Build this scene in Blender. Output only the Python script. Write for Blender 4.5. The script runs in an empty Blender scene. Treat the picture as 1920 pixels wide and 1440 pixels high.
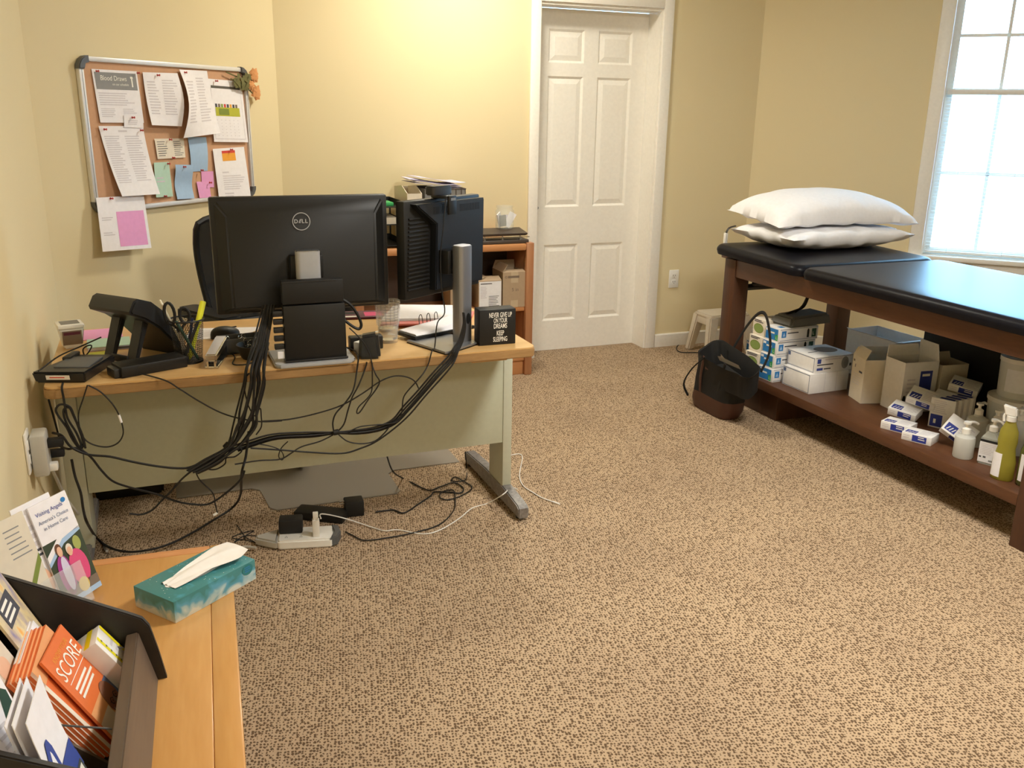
import bpy, bmesh, math, random
from mathutils import Vector as V, Matrix as M
random.seed(7)
C = bpy.context.scene.collection
PI = math.pi
R = math.radians

# ------------------------------------------------------------------ materials
MATS = {}
def lin(h):
    h = h.lstrip('#')
    out = []
    for i in (0, 2, 4):
        c = int(h[i:i+2], 16) / 255
        out.append(c / 12.92 if c <= .04045 else ((c + .055) / 1.055) ** 2.4)
    return (*out, 1)
def mat(name, col, rough=.5, metal=0., var=.025, scale=60., bump=0., bscale=None, spec=None, trans=0., ior=1.45, emit=None, stretch=None, coat=0.):
    if name in MATS: return MATS[name]
    m = bpy.data.materials.new(name); m.use_nodes = True
    nt = m.node_tree; N = nt.nodes; L = nt.links
    b = N['Principled BSDF']
    c = lin(col)
    tc = N.new('ShaderNodeTexCoord'); mp = N.new('ShaderNodeMapping')
    L.new(tc.outputs['Object'], mp.inputs[0])
    if stretch: mp.inputs['Scale'].default_value = stretch
    nz = N.new('ShaderNodeTexNoise'); nz.inputs['Scale'].default_value = scale; nz.inputs['Detail'].default_value = 3
    L.new(mp.outputs[0], nz.inputs['Vector'])
    rp = N.new('ShaderNodeValToRGB')
    rp.color_ramp.elements[0].position = .3; rp.color_ramp.elements[1].position = .7
    rp.color_ramp.elements[0].color = (*[x * (1 - var) for x in c[:3]], 1)
    rp.color_ramp.elements[1].color = (*[min(1, x * (1 + var)) for x in c[:3]], 1)
    L.new(nz.outputs[0], rp.inputs[0]); L.new(rp.outputs[0], b.inputs['Base Color'])
    b.inputs['Roughness'].default_value = rough; b.inputs['Metallic'].default_value = metal
    if spec is not None: b.inputs['Specular IOR Level'].default_value = spec
    if trans: b.inputs['Transmission Weight'].default_value = trans; b.inputs['IOR'].default_value = ior
    if coat: b.inputs['Coat Weight'].default_value = coat; b.inputs['Coat Roughness'].default_value = .12
    if bump:
        bp = N.new('ShaderNodeBump'); bp.inputs['Strength'].default_value = bump; bp.inputs['Distance'].default_value = .002
        if bscale:
            n2 = N.new('ShaderNodeTexNoise'); n2.inputs['Scale'].default_value = bscale
            L.new(mp.outputs[0], n2.inputs['Vector']); L.new(n2.outputs[0], bp.inputs['Height'])
        else: L.new(nz.outputs[0], bp.inputs['Height'])
        L.new(bp.outputs[0], b.inputs['Normal'])
    MATS[name] = m
    return m
def wood(name, c1, c2, axis='Y', scale=9., rough=.4, c3=None, coat=0.):
    m = bpy.data.materials.new(name); m.use_nodes = True
    nt = m.node_tree; N = nt.nodes; L = nt.links; b = N['Principled BSDF']
    tc = N.new('ShaderNodeTexCoord'); mp = N.new('ShaderNodeMapping')
    s = {'X': (.12, 1, 1), 'Y': (1, .12, 1), 'Z': (1, 1, .12)}[axis]
    mp.inputs['Scale'].default_value = s
    L.new(tc.outputs['Object'], mp.inputs[0])
    nz = N.new('ShaderNodeTexNoise'); nz.inputs['Scale'].default_value = scale; nz.inputs['Detail'].default_value = 6; nz.inputs['Distortion'].default_value = .9
    L.new(mp.outputs[0], nz.inputs['Vector'])
    n2 = N.new('ShaderNodeTexNoise'); n2.inputs['Scale'].default_value = scale * 14; n2.inputs['Detail'].default_value = 2
    L.new(mp.outputs[0], n2.inputs['Vector'])
    mx = N.new('ShaderNodeMath'); mx.operation = 'MULTIPLY_ADD'; mx.inputs[1].default_value = .35
    L.new(n2.outputs[0], mx.inputs[0]); L.new(nz.outputs[0], mx.inputs[2])
    rp = N.new('ShaderNodeValToRGB')
    rp.color_ramp.elements[0].position = .45; rp.color_ramp.elements[1].position = .85
    rp.color_ramp.elements[0].color = lin(c1); rp.color_ramp.elements[1].color = lin(c2)
    if c3:
        e = rp.color_ramp.elements.new(.64); e.color = lin(c3)
    L.new(mx.outputs[0], rp.inputs[0]); L.new(rp.outputs[0], b.inputs['Base Color'])
    b.inputs['Roughness'].default_value = rough
    if coat: b.inputs['Coat Weight'].default_value = coat; b.inputs['Coat Roughness'].default_value = .15
    MATS[name] = m
    return m
def glassy(name, col, rough=0., ior=1.45):
    m = mat(name, col, rough, var=0., trans=1., ior=ior)
    return m
def K(n): return MATS[n]

# ------------------------------------------------------------------ mesh builder
class MB:
    def __init__(s):
        s.bm = bmesh.new(); s.mats = []; s.T = M.Identity(4)
    def mi(s, m):
        if isinstance(m, str): m = MATS[m]
        if m not in s.mats: s.mats.append(m)
        return s.mats.index(m)
    def merge(s, b, m, T=None):
        i = s.mi(m)
        for f in b.faces: f.material_index = i
        b.transform(s.T @ T if T is not None else s.T)
        me = bpy.data.meshes.new('tmp'); b.to_mesh(me); b.free()
        s.bm.from_mesh(me); bpy.data.meshes.remove(me)
        return s
    def box(s, x0, x1, y0, y1, z0, z1, m, bev=0., seg=2, T=None):
        b = bmesh.new()
        bmesh.ops.create_cube(b, size=1)
        for v in b.verts:
            v.co = V((x0 + (v.co.x + .5) * (x1 - x0), y0 + (v.co.y + .5) * (y1 - y0), z0 + (v.co.z + .5) * (z1 - z0)))
        if bev: bmesh.ops.bevel(b, geom=b.edges[:], offset=bev, segments=seg, affect='EDGES', profile=.5)
        return s.merge(b, m, T)
    def hexa(s, pts, m, bev=0., T=None):      # 8 points: bottom 4 ccw, top 4 ccw
        b = bmesh.new(); v = [b.verts.new(p) for p in pts]
        for f in ((3,2,1,0),(4,5,6,7),(0,1,5,4),(1,2,6,5),(2,3,7,6),(3,0,4,7)): b.faces.new([v[i] for i in f])
        if bev: bmesh.ops.bevel(b, geom=b.edges[:], offset=bev, segments=2, affect='EDGES')
        return s.merge(b, m, T)
    def prism(s, poly, z0, z1, m, bev=0., T=None):
        b = bmesh.new()
        lo = [b.verts.new((p[0], p[1], z0)) for p in poly]; hi = [b.verts.new((p[0], p[1], z1)) for p in poly]
        n = len(poly)
        b.faces.new(lo[::-1]); b.faces.new(hi)
        for i in range(n): b.faces.new((lo[i], lo[(i+1) % n], hi[(i+1) % n], hi[i]))
        bmesh.ops.recalc_face_normals(b, faces=b.faces[:])
        if bev:
            ed = [e for e in b.edges if abs(e.verts[0].co.z - e.verts[1].co.z) < 1e-9]
            bmesh.ops.bevel(b, geom=ed, offset=bev, segments=2, affect='EDGES')
        return s.merge(b, m, T)
    def lathe(s, prof, m, seg=28, T=None, sx=1., sy=1.):
        b = bmesh.new(); rings = []
        for r, z in prof:
            if r < 1e-6: rings.append([b.verts.new((0, 0, z))])
            else: rings.append([b.verts.new((r * sx * math.cos(2*PI*i/seg), r * sy * math.sin(2*PI*i/seg), z)) for i in range(seg)])
        for a, c in zip(rings, rings[1:]):
            for i in range(seg):
                j = (i + 1) % seg
                if len(a) == 1 and len(c) == 1: continue
                if len(a) == 1: b.faces.new((a[0], c[j], c[i]))
                elif len(c) == 1: b.faces.new((a[i], a[j], c[0]))
                else: b.faces.new((a[i], a[j], c[j], c[i]))
        return s.merge(b, m, T)
    def tube(s, pts, r, m, seg=8, sub=5, closed=False, T=None, flat=1.):
        P = [V(p) for p in pts]
        if sub > 1: P = spline(P, sub, closed)
        b = bmesh.new(); rings = []; n = len(P); up = None
        for i, p in enumerate(P):
            t = (P[(i+1) % n] - P[i-1]) if closed else (P[min(i+1, n-1)] - P[max(i-1, 0)])
            if t.length < 1e-9: t = V((0, 0, 1))
            t.normalize()
            if up is None:
                up = V((0, 0, 1)) if abs(t.z) < .9 else V((1, 0, 0))
            sd = t.cross(up)
            if sd.length < 1e-6: sd = t.cross(V((0, 1, 0)))
            sd.normalize(); up = sd.cross(t).normalized()
            rr = r[min(len(r)-1, int(i * len(r) / n))] if isinstance(r, (list, tuple)) else r
            rings.append([b.verts.new(p + sd * (rr * math.cos(2*PI*k/seg)) + up * (rr * flat * math.sin(2*PI*k/seg))) for k in range(seg)])
        for i in range(n if closed else n - 1):
            a, c = rings[i], rings[(i+1) % n]
            for k in range(seg):
                b.faces.new((a[k], a[(k+1) % seg], c[(k+1) % seg], c[k]))
        if not closed:
            b.faces.new(rings[0][::-1]); b.faces.new(rings[-1])
        bmesh.ops.recalc_face_normals(b, faces=b.faces[:])
        return s.merge(b, m, T)
    def sheet(s, f, nu, nv, m, T=None, thick=0.):
        b = bmesh.new()
        g = [[b.verts.new(f(i / nu, j / nv)) for i in range(nu + 1)] for j in range(nv + 1)]
        for j in range(nv):
            for i in range(nu): b.faces.new((g[j][i], g[j][i+1], g[j+1][i+1], g[j+1][i]))
        if thick:
            b.normal_update()
            bmesh.ops.solidify(b, geom=b.faces[:], thickness=thick)
        return s.merge(b, m, T)
    def poly(s, pts, m, T=None):
        b = bmesh.new(); b.faces.new([b.verts.new(p) for p in pts])
        return s.merge(b, m, T)
    def sphere(s, c, r, m, T=None, u=16, v=10):
        b = bmesh.new(); bmesh.ops.create_uvsphere(b, u_segments=u, v_segments=v, radius=1)
        rr = r if isinstance(r, (tuple, list)) else (r, r, r)
        for q in b.verts: q.co = V((c[0] + q.co.x * rr[0], c[1] + q.co.y * rr[1], c[2] + q.co.z * rr[2]))
        return s.merge(b, m, T)
    def text(s, body, size, m, T, align='CENTER', ext=0., shear=0., sx=1., bold=0.):
        cu = bpy.data.curves.new('t', 'FONT'); cu.body = body; cu.size = size; cu.align_x = align; cu.align_y = 'CENTER'
        cu.extrude = ext; cu.offset = bold; cu.shear = shear; cu.resolution_u = 3; cu.space_line = .85
        o = bpy.data.objects.new('t', cu); C.objects.link(o)
        dg = bpy.context.evaluated_depsgraph_get()
        me = o.evaluated_get(dg).to_mesh()
        b = bmesh.new(); b.from_mesh(me)
        o.evaluated_get(dg).to_mesh_clear()
        bpy.data.objects.remove(o); bpy.data.curves.remove(cu)
        return s.merge(b, m, T @ M.Diagonal((sx, 1, 1, 1)))
    def build(s, name, parent=None, smooth=40, loc=None, rotz=0.):
        me = bpy.data.meshes.new(name); s.bm.to_mesh(me); s.bm.free()
        for m in s.mats: me.materials.append(m)
        if smooth:
            for p in me.polygons: p.use_smooth = True
            me.set_sharp_from_angle(angle=R(smooth))
        o = bpy.data.objects.new(name, me); C.objects.link(o)
        if loc is not None: o.location = loc
        if rotz: o.rotation_euler.z = rotz
        if parent: o.parent = parent
        return o
def spline(P, sub, closed=False):
    out = []; n = len(P)
    for i in range(n if closed else n - 1):
        if closed: a, b, c, d = P[i-1], P[i], P[(i+1) % n], P[(i+2) % n]
        else: a, b, c, d = P[max(i-1, 0)], P[i], P[i+1], P[min(i+2, n-1)]
        for k in range(sub):
            t = k / sub
            out.append(.5 * ((2*b) + (c - a) * t + (2*a - 5*b + 4*c - d) * t*t + (3*b - a - 3*c + d) * t**3))
    if not closed: out.append(P[-1])
    return out
class Face:      # printed face of a box: origin lower-left, right vector, up vector
    def __init__(s, mb, o, r, u):
        s.mb = mb; s.o = V(o); s.r = V(r).normalized(); s.u = V(u).normalized(); s.n = s.r.cross(s.u)
    def at(s, x, y, l=1): return s.o + s.r * x + s.u * y + s.n * (.0004 * l)
    def rect(s, x0, y0, x1, y1, m, l=1):
        s.mb.poly([s.at(x0, y0, l), s.at(x1, y0, l), s.at(x1, y1, l), s.at(x0, y1, l)], m); return s
    def pg(s, pts, m, l=1):
        s.mb.poly([s.at(x, y, l) for x, y in pts], m); return s
    def disc(s, x, y, rx, ry, m, l=1, n=24, rot=0.):
        c, q = math.cos(rot), math.sin(rot)
        s.mb.poly([s.at(x + rx*math.cos(2*PI*i/n)*c - ry*math.sin(2*PI*i/n)*q, y + rx*math.cos(2*PI*i/n)*q + ry*math.sin(2*PI*i/n)*c, l) for i in range(n)], m); return s
    def text(s, body, x, y, size, m, l=2, align='CENTER', sx=1., shear=0., bold=0.):
        p = s.at(x, y, l)
        T = M(((s.r.x, s.u.x, s.n.x, p.x), (s.r.y, s.u.y, s.n.y, p.y), (s.r.z, s.u.z, s.n.z, p.z), (0, 0, 0, 1)))
        s.mb.text(body, size, m, T, align, sx=sx, shear=shear, bold=bold); return s
    def lines(s, x0, y0, x1, y1, n, m, l=1, fill=.4):
        h = (y1 - y0) / n
        for i in range(n):
            e = x1 - random.random() * (x1 - x0) * .3
            y = y1 - h * (i + .5)
            s.rect(x0, y - h*fill/2, e, y + h*fill/2, m, l)
        return s
def bface(mb, side, x0, x1, y0, y1, z0, z1):
    return {'-y': Face(mb, (x0, y0, z0), (1, 0, 0), (0, 0, 1)), '+y': Face(mb, (x1, y1, z0), (-1, 0, 0), (0, 0, 1)),
            '-x': Face(mb, (x0, y1, z0), (0, -1, 0), (0, 0, 1)), '+x': Face(mb, (x1, y0, z0), (0, 1, 0), (0, 0, 1)),
            '+z': Face(mb, (x0, y0, z1), (1, 0, 0), (0, 1, 0))}[side]
# ------------------------------------------------------------------ naming
def tag(o, label, cat, group=None):
    o['label'] = label; o['category'] = cat
    if group: o['group'] = group
    return o
def thing(name, label, cat, loc=(0, 0, 0), rotz=0., group=None):
    o = bpy.data.objects.new(name, None); C.objects.link(o); o.empty_display_size = .05
    o.location = loc; o.rotation_euler = (0, 0, rotz)
    return tag(o, label, cat, group)
def struct(o):
    o['kind'] = 'structure'; return o
def copy_tree(o, parent=None):
    c = o.copy(); C.objects.link(c); c.parent = parent
    for ch in list(o.children): copy_tree(ch, c)
    return c
def rz(a): return M.Rotation(a, 4, 'Z')
def tr(*p): return M.Translation(V(p))

# ------------------------------------------------------------------ material table
for a in (('white_paint', '#f3efe6', .35), ('ceiling_paint', '#f2eee2', .9), ('black_plastic', '#0c0c0b', .5), ('dark_plastic', '#232324', .4),
          ('matte_black', '#0e0e0e', .6), ('grey_plastic', '#5a5c5e', .45), ('silver_paint', '#a9aaad', .35), ('putty_paint', '#bcbfaa', .5),
          ('post_paint', '#c1c3b0', .5), ('white_card', '#eceae8', .7), ('cream_card', '#e2d8c4', .7), ('paper', '#f3f0f4', .8), ('ink', '#4c4c55', .8),
          ('faint_ink', '#d6d1d6', .8), ('black_ink', '#1d1d1f', .8), ('blue_print', '#2b3a93', .6), ('sky_print', '#2d7fc4', .6), ('green_print', '#35a259', .6),
          ('oval_green', '#8fa45a', .6), ('orange_print', '#e8763a', .55), ('peach_print', '#e9a56e', .55), ('yellow_print', '#f2e21b', .55), ('pink_paper', '#eba5d6', .8),
          ('blue_paper', '#a9c6e6', .8), ('green_paper', '#bcdccb', .8), ('tan_paper', '#ece3d3', .8), ('lilac_paper', '#d9d2ea', .8), ('red_folder', '#e88a86', .7),
          ('maroon', '#5c2338', .6), ('cardboard', '#b39c80', .85), ('label_white', '#efeff3', .6), ('white_plastic', '#eceae4', .35), ('cloth_white', '#eeeef2', .9),
          ('red_pin', '#b23a3a', .4), ('cork', '#cfa27f', .95), ('rubber', '#141312', .6), ('beige_plastic', '#d9cfbf', .5), ('brown_leather', '#4a2b20', .45),
          ('bag_cloth', '#131313', .85), ('skin_light', '#e9b99a', .7), ('skin_dark', '#8a5a42', .7), ('grey_hair', '#c9c3bb', .7), ('brown_hair', '#6a4530', .7), ('pink_cloth', '#dd4d80', .7),
          ('magenta_cloth', '#a63c8f', .7), ('leaf_dark', '#3c4632', .8), ('leaf_light', '#a6ad5e', .8), ('gold_print', '#d9bd66', .5), ('teal_print', '#2f7f86', .55), ('dusk_blue', '#5f6f92', .6),
          ('white_ink', '#f6f3ea', .6), ('grey_print', '#8e8e8e', .7), ('grey_cord', '#b9b6ae', .5), ('highlighter', '#eef03a', .4), ('pencil_paint', '#e8dfc8', .5), ('dried_petal', '#d99a63', .9),
          ('dry_leaf', '#6d6a41', .9), ('punch_brown', '#4a4039', .45), ('navy', '#23326e', .6), ('cover_tan', '#ded0bd', .6), ('cover_gold', '#e9cf94', .6), ('cover_sun', '#f0b964', .6), ('cover_violet', '#8b83a8', .6),
          ('grass_print', '#7f8f3c', .6), ('roof_print', '#4d5350', .6), ('blue_logo', '#3d4f9e', .6), ('dark_green', '#1d4a3c', .6), ('soap_white', '#d9dad5', .35), ('olive_bottle', '#555a2c', .25),
          ('label_yellowgreen', '#b9b93a', .5), ('grey_case', '#6b6a66', .7), ('frost_mat', '#8b857b', .35), ('brown_print', '#7d6c5d', .7), ('tape', '#c4b194', .4), ('tissue', '#f3efec', .9), ('basket_grey', '#7d7c7a', .5),
          ('grey_edge', '#55514c', .5), ('tab_orange', '#f0a73c', .6), ('tab_red', '#d5473c', .6)):
    mat(*a)
mat('chrome', '#c9c9c6', .18, 1., var=.02); mat('steel', '#b2b3b5', .3, 1., var=.03); mat('brushed', '#9fa1a6', .32, .75, var=.05, scale=40, stretch=(30, 30, .6))
mat('aluminium', '#e2e2e3', .4, .3, var=.02); mat('foot_steel', '#8a8785', .45, .35, var=.25, scale=90)
mat('leather_black', '#16161b', .33, var=.15, scale=30, bump=.1, bscale=350, spec=.12)
mat('mesh_cup', '#1a1a19', .5); mat('slate_back', '#1d2025', .33, var=.08)
wood('laminate_oak', '#cba167', '#dab37a', 'X', 7, .38); wood('edge_oak', '#86643c', '#a88456', 'X', 16, .5)
wood('table_oak', '#bd8648', '#d39f5f', 'Y', 6, .35, '#c99351', coat=.15); wood('shelf_oak', '#c08350', '#d29664', 'X', 8, .4); wood('post_oak', '#a66f4b', '#ba845c', 'Z', 8, .4)
wood('cherry', '#4a2d1c', '#644028', 'Y', 8, .42); wood('cherry_post', '#40281a', '#563522', 'Z', 8, .42); wood('shelf_dark', '#3c2b20', '#4a372a', 'X', 8, .6)
wood('rack_wood', '#57483c', '#6b5a4a', 'Y', 10, .45); mat('rack_black', '#262220', .5, var=.15, scale=40)
glassy('clear_glass', '#ffffff', .02, 1.45); glassy('water', '#f4f8f4', .0, 1.33); glassy('clear_plastic', '#eef2ee', .08, 1.3); glassy('yellow_soap', '#c8bd3c', .05, 1.36)
# ------------------------------------------------------------------ special materials
def nodes(name):
    m = bpy.data.materials.new(name); m.use_nodes = True; MATS[name] = m
    return m, m.node_tree.nodes, m.node_tree.links
def wall_mat():
    m, N, L = nodes('wall_paint'); b = N['Principled BSDF']
    tc = N.new('ShaderNodeTexCoord'); nz = N.new('ShaderNodeTexNoise'); nz.inputs['Scale'].default_value = 1.3
    L.new(tc.outputs['Object'], nz.inputs['Vector'])
    rp = N.new('ShaderNodeValToRGB'); rp.color_ramp.elements[0].color = lin('#e2d2a9'); rp.color_ramp.elements[1].color = lin('#e6d7af')
    L.new(nz.outputs[0], rp.inputs[0]); L.new(rp.outputs[0], b.inputs['Base Color'])
    b.inputs['Roughness'].default_value = .7; b.inputs['Specular IOR Level'].default_value = .25
    n2 = N.new('ShaderNodeTexNoise'); n2.inputs['Scale'].default_value = 260; bp = N.new('ShaderNodeBump'); bp.inputs['Strength'].default_value = .08; bp.inputs['Distance'].default_value = .001
    L.new(tc.outputs['Object'], n2.inputs['Vector']); L.new(n2.outputs[0], bp.inputs['Height']); L.new(bp.outputs[0], b.inputs['Normal'])
wall_mat()
def carpet_mat():
    m, N, L = nodes('carpet'); b = N['Principled BSDF']
    tc = N.new('ShaderNodeTexCoord'); mp = N.new('ShaderNodeMapping'); mp.inputs['Rotation'].default_value = (0, 0, R(14)); mp.inputs['Scale'].default_value = (1.0, .82, 1)
    L.new(tc.outputs['Object'], mp.inputs[0])
    dn = N.new('ShaderNodeTexNoise'); dn.inputs['Scale'].default_value = 220
    L.new(mp.outputs[0], dn.inputs['Vector'])
    ad = N.new('ShaderNodeVectorMath'); ad.operation = 'MULTIPLY_ADD'; ad.inputs[1].default_value = (.006, .006, 0)
    L.new(dn.outputs['Color'], ad.inputs[0]); L.new(mp.outputs[0], ad.inputs[2])
    vo = N.new('ShaderNodeTexVoronoi'); vo.voronoi_dimensions = '2D'; vo.inputs['Scale'].default_value = 122; vo.inputs['Randomness'].default_value = .62
    L.new(ad.outputs[0], vo.inputs['Vector'])
    sep = N.new('ShaderNodeSeparateColor'); L.new(vo.outputs['Color'], sep.inputs[0])
    th = N.new('ShaderNodeMapRange'); th.inputs['From Min'].default_value = 0; th.inputs['From Max'].default_value = 1; th.inputs['To Min'].default_value = .16; th.inputs['To Max'].default_value = .46
    L.new(sep.outputs[0], th.inputs[0])
    big = N.new('ShaderNodeTexNoise'); big.inputs['Scale'].default_value = 2.2; big.inputs['Detail'].default_value = 5
    L.new(tc.outputs['Object'], big.inputs['Vector'])
    sm = N.new('ShaderNodeMath'); sm.operation = 'SUBTRACT'; L.new(th.outputs[0], sm.inputs[0]); L.new(vo.outputs['Distance'], sm.inputs[1])
    st = N.new('ShaderNodeMapRange'); st.interpolation_type = 'SMOOTHSTEP'; st.inputs['From Min'].default_value = -.08; st.inputs['From Max'].default_value = .08
    L.new(sm.outputs[0], st.inputs[0])
    base = N.new('ShaderNodeValToRGB'); base.color_ramp.elements[0].position = .3; base.color_ramp.elements[1].position = .7
    base.color_ramp.elements[0].color = lin('#b39b80'); base.color_ramp.elements[1].color = lin('#c2a98b')
    L.new(big.outputs[0], base.inputs[0])
    fz = N.new('ShaderNodeTexNoise'); fz.inputs['Scale'].default_value = 500; L.new(tc.outputs['Object'], fz.inputs['Vector'])
    mu = N.new('ShaderNodeMix'); mu.data_type = 'RGBA'; mu.blend_type = 'OVERLAY'; mu.inputs['Factor'].default_value = .45
    L.new(base.outputs[0], mu.inputs['A']); L.new(fz.outputs[0], mu.inputs['B'])
    mx = N.new('ShaderNodeMix'); mx.data_type = 'RGBA'
    L.new(st.outputs[0], mx.inputs['Factor']); L.new(mu.outputs['Result'], mx.inputs['A']); mx.inputs['B'].default_value = lin('#67533f')
    L.new(mx.outputs['Result'], b.inputs['Base Color'])
    b.inputs['Roughness'].default_value = .95; b.inputs['Specular IOR Level'].default_value = .1
    bp = N.new('ShaderNodeBump'); bp.invert = True; bp.inputs['Strength'].default_value = .5; bp.inputs['Distance'].default_value = .003
    L.new(st.outputs[0], bp.inputs['Height']); L.new(bp.outputs[0], b.inputs['Normal'])
carpet_mat()
def pane_mat():
    m, N, L = nodes('window_pane'); N.remove(N['Principled BSDF'])
    t = N.new('ShaderNodeBsdfTransparent'); g = N.new('ShaderNodeBsdfGlossy'); g.inputs['Roughness'].default_value = .02
    fr = N.new('ShaderNodeFresnel'); fr.inputs['IOR'].default_value = 1.3; mx = N.new('ShaderNodeMixShader')
    L.new(fr.outputs[0], mx.inputs[0]); L.new(t.outputs[0], mx.inputs[1]); L.new(g.outputs[0], mx.inputs[2]); L.new(mx.outputs[0], N['Material Output'].inputs[0])
pane_mat()
def sheer(name, col, alpha, trl=0.):
    m, N, L = nodes(name); b = N['Principled BSDF']; b.inputs['Base Color'].default_value = lin(col); b.inputs['Roughness'].default_value = .6
    o = b.outputs[0]
    if trl:
        tl = N.new('ShaderNodeBsdfTranslucent'); tl.inputs[0].default_value = lin(col); m1 = N.new('ShaderNodeMixShader'); m1.inputs[0].default_value = trl
        L.new(o, m1.inputs[1]); L.new(tl.outputs[0], m1.inputs[2]); o = m1.outputs[0]
    if alpha < 1:
        t = N.new('ShaderNodeBsdfTransparent'); mx = N.new('ShaderNodeMixShader'); mx.inputs[0].default_value = alpha
        nz = N.new('ShaderNodeTexNoise'); nz.inputs['Scale'].default_value = 30
        L.new(t.outputs[0], mx.inputs[1]); L.new(o, mx.inputs[2]); o = mx.outputs[0]
    L.new(o, N['Material Output'].inputs[0])
sheer('chair_mesh', '#161615', .86); sheer('blind_slat', '#f8fafa', 1, .7); sheer('acrylic', '#e8ecec', .22); sheer('vinyl_mat', '#aaa295', .5); sheer('bottle_frost', '#e6e6e0', .8, .3)
sheer('jar_glass', '#e9eee8', .16); sheer('tumbler_glass', '#f0efe8', .2); sheer('soap_clear', '#dfe2da', .35); sheer('cleaner_yellow', '#c3b948', .72, .4)
def tissue_mat():
    m, N, L = nodes('tissue_print'); b = N['Principled BSDF']
    tc = N.new('ShaderNodeTexCoord'); sx = N.new('ShaderNodeSeparateXYZ'); L.new(tc.outputs['Object'], sx.inputs[0])
    nz = N.new('ShaderNodeTexNoise'); nz.inputs['Scale'].default_value = 22; nz.inputs['Detail'].default_value = 1.5; nz.inputs['Distortion'].default_value = 1.5
    L.new(tc.outputs['Object'], nz.inputs['Vector'])
    a = N.new('ShaderNodeMath'); a.operation = 'MULTIPLY_ADD'; a.inputs[1].default_value = 15.; L.new(sx.outputs[2], a.inputs[0]); L.new(nz.outputs[0], a.inputs[2])
    rp = N.new('ShaderNodeValToRGB'); rp.color_ramp.interpolation = 'EASE'
    e = rp.color_ramp.elements; e[0].position = .42; e[0].color = lin('#d8dfd9'); e[1].position = 1.12 / 1.3; e[1].color = lin('#438486')
    for p, c in ((.55, '#a9c8cf'), (.68, '#5aa0bd'), (.78, '#4a93a2')):
        q = e.new(p); q.color = lin(c)
    L.new(a.outputs[0], rp.inputs[0])
    mm = N.new('ShaderNodeMath'); mm.operation = 'MULTIPLY'; mm.inputs[1].default_value = .77; L.new(a.outputs[0], mm.inputs[0]); L.new(mm.outputs[0], rp.inputs[0])
    L.new(rp.outputs[0], b.inputs['Base Color']); b.inputs['Roughness'].default_value = .4
tissue_mat()
def dusk_mat():
    m, N, L = nodes('sunset_print'); b = N['Principled BSDF']
    tc = N.new('ShaderNodeTexCoord'); mp = N.new('ShaderNodeMapping'); mp.inputs['Scale'].default_value = (1, 2.5, 1); nz = N.new('ShaderNodeTexNoise'); nz.inputs['Scale'].default_value = 18; nz.inputs['Detail'].default_value = 4
    L.new(tc.outputs['Object'], mp.inputs[0]); L.new(mp.outputs[0], nz.inputs['Vector'])
    rp = N.new('ShaderNodeValToRGB'); e = rp.color_ramp.elements; e[0].position = .3; e[0].color = lin('#8d86b0'); e[1].position = .72; e[1].color = lin('#f0b45c')
    q = e.new(.45); q.color = lin('#cbb9a8'); q = e.new(.58); q.color = lin('#ead9ab')
    L.new(nz.outputs[0], rp.inputs[0]); L.new(rp.outputs[0], b.inputs['Base Color']); b.inputs['Roughness'].default_value = .45
dusk_mat()

# ------------------------------------------------------------------ room shell
XL, YB, HC = -.377, 4.971, 2.62
XR, YF = 5.31, -2.2
CL, CR = (XL, 3.934), (.66, YB)          # diagonal left wall
WR = (3.611, YB); WL = 2.4               # diagonal window wall, length
b = MB(); b.prism([(XL-.15, YF-.15), (XR+.15, YF-.15), (XR+.15, 3.3), (3.7, YB+.2), (.6, YB+.2), (XL-.15, 3.95)], -.06, 0, 'carpet')
struct(b.build('floor', smooth=0))
b = MB(); b.prism([(XL-.15, YF-.15), (XR+.15, YF-.15), (XR+.15, 3.5), (3.7, YB+.3), (.5, YB+.3), (XL-.15, 4.1)], HC, HC+.1, 'ceiling_paint')
struct(b.build('ceiling', smooth=0))
b = MB(); b.box(XL-.12, XL, YF, 3.95, 0, HC, 'wall_paint'); struct(b.build('wall_left', smooth=0))
b = MB(); b.box(0, 1.467, 0, .12, 0, HC, 'wall_paint'); struct(b.build('wall_back_left', smooth=0, loc=(CL[0], CL[1], 0), rotz=R(45)))
DX0, DX1, DZ = 2.113, 2.906, 2.05
b = MB()
b.box(.62, DX0, YB, YB+.16, 0, HC, 'wall_paint'); b.box(DX1, 3.68, YB, YB+.16, 0, HC, 'wall_paint'); b.box(DX0, DX1, YB, YB+.16, DZ, HC, 'wall_paint')
struct(b.build('wall_back', smooth=0))
W0, W1, S0, S1 = 1.062, 1.95, .655, 2.26
b = MB()
b.box(0, W0, 0, .14, 0, HC, 'wall_paint'); b.box(W1, WL, 0, .14, 0, HC, 'wall_paint'); b.box(W0, W1, 0, .14, 0, S0, 'wall_paint'); b.box(W0, W1, 0, .14, S1, HC, 'wall_paint')
struct(b.build('wall_back_right', smooth=0, loc=(*WR, 0), rotz=R(-45)))
b = MB(); b.box(XR, XR+.12, YF, 3.3, 0, HC, 'wall_paint'); struct(b.build('wall_right', smooth=0))
b = MB(); b.box(XL, XR, YF-.12, YF, 0, HC, 'wall_paint'); struct(b.build('wall_front', smooth=0))
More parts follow.
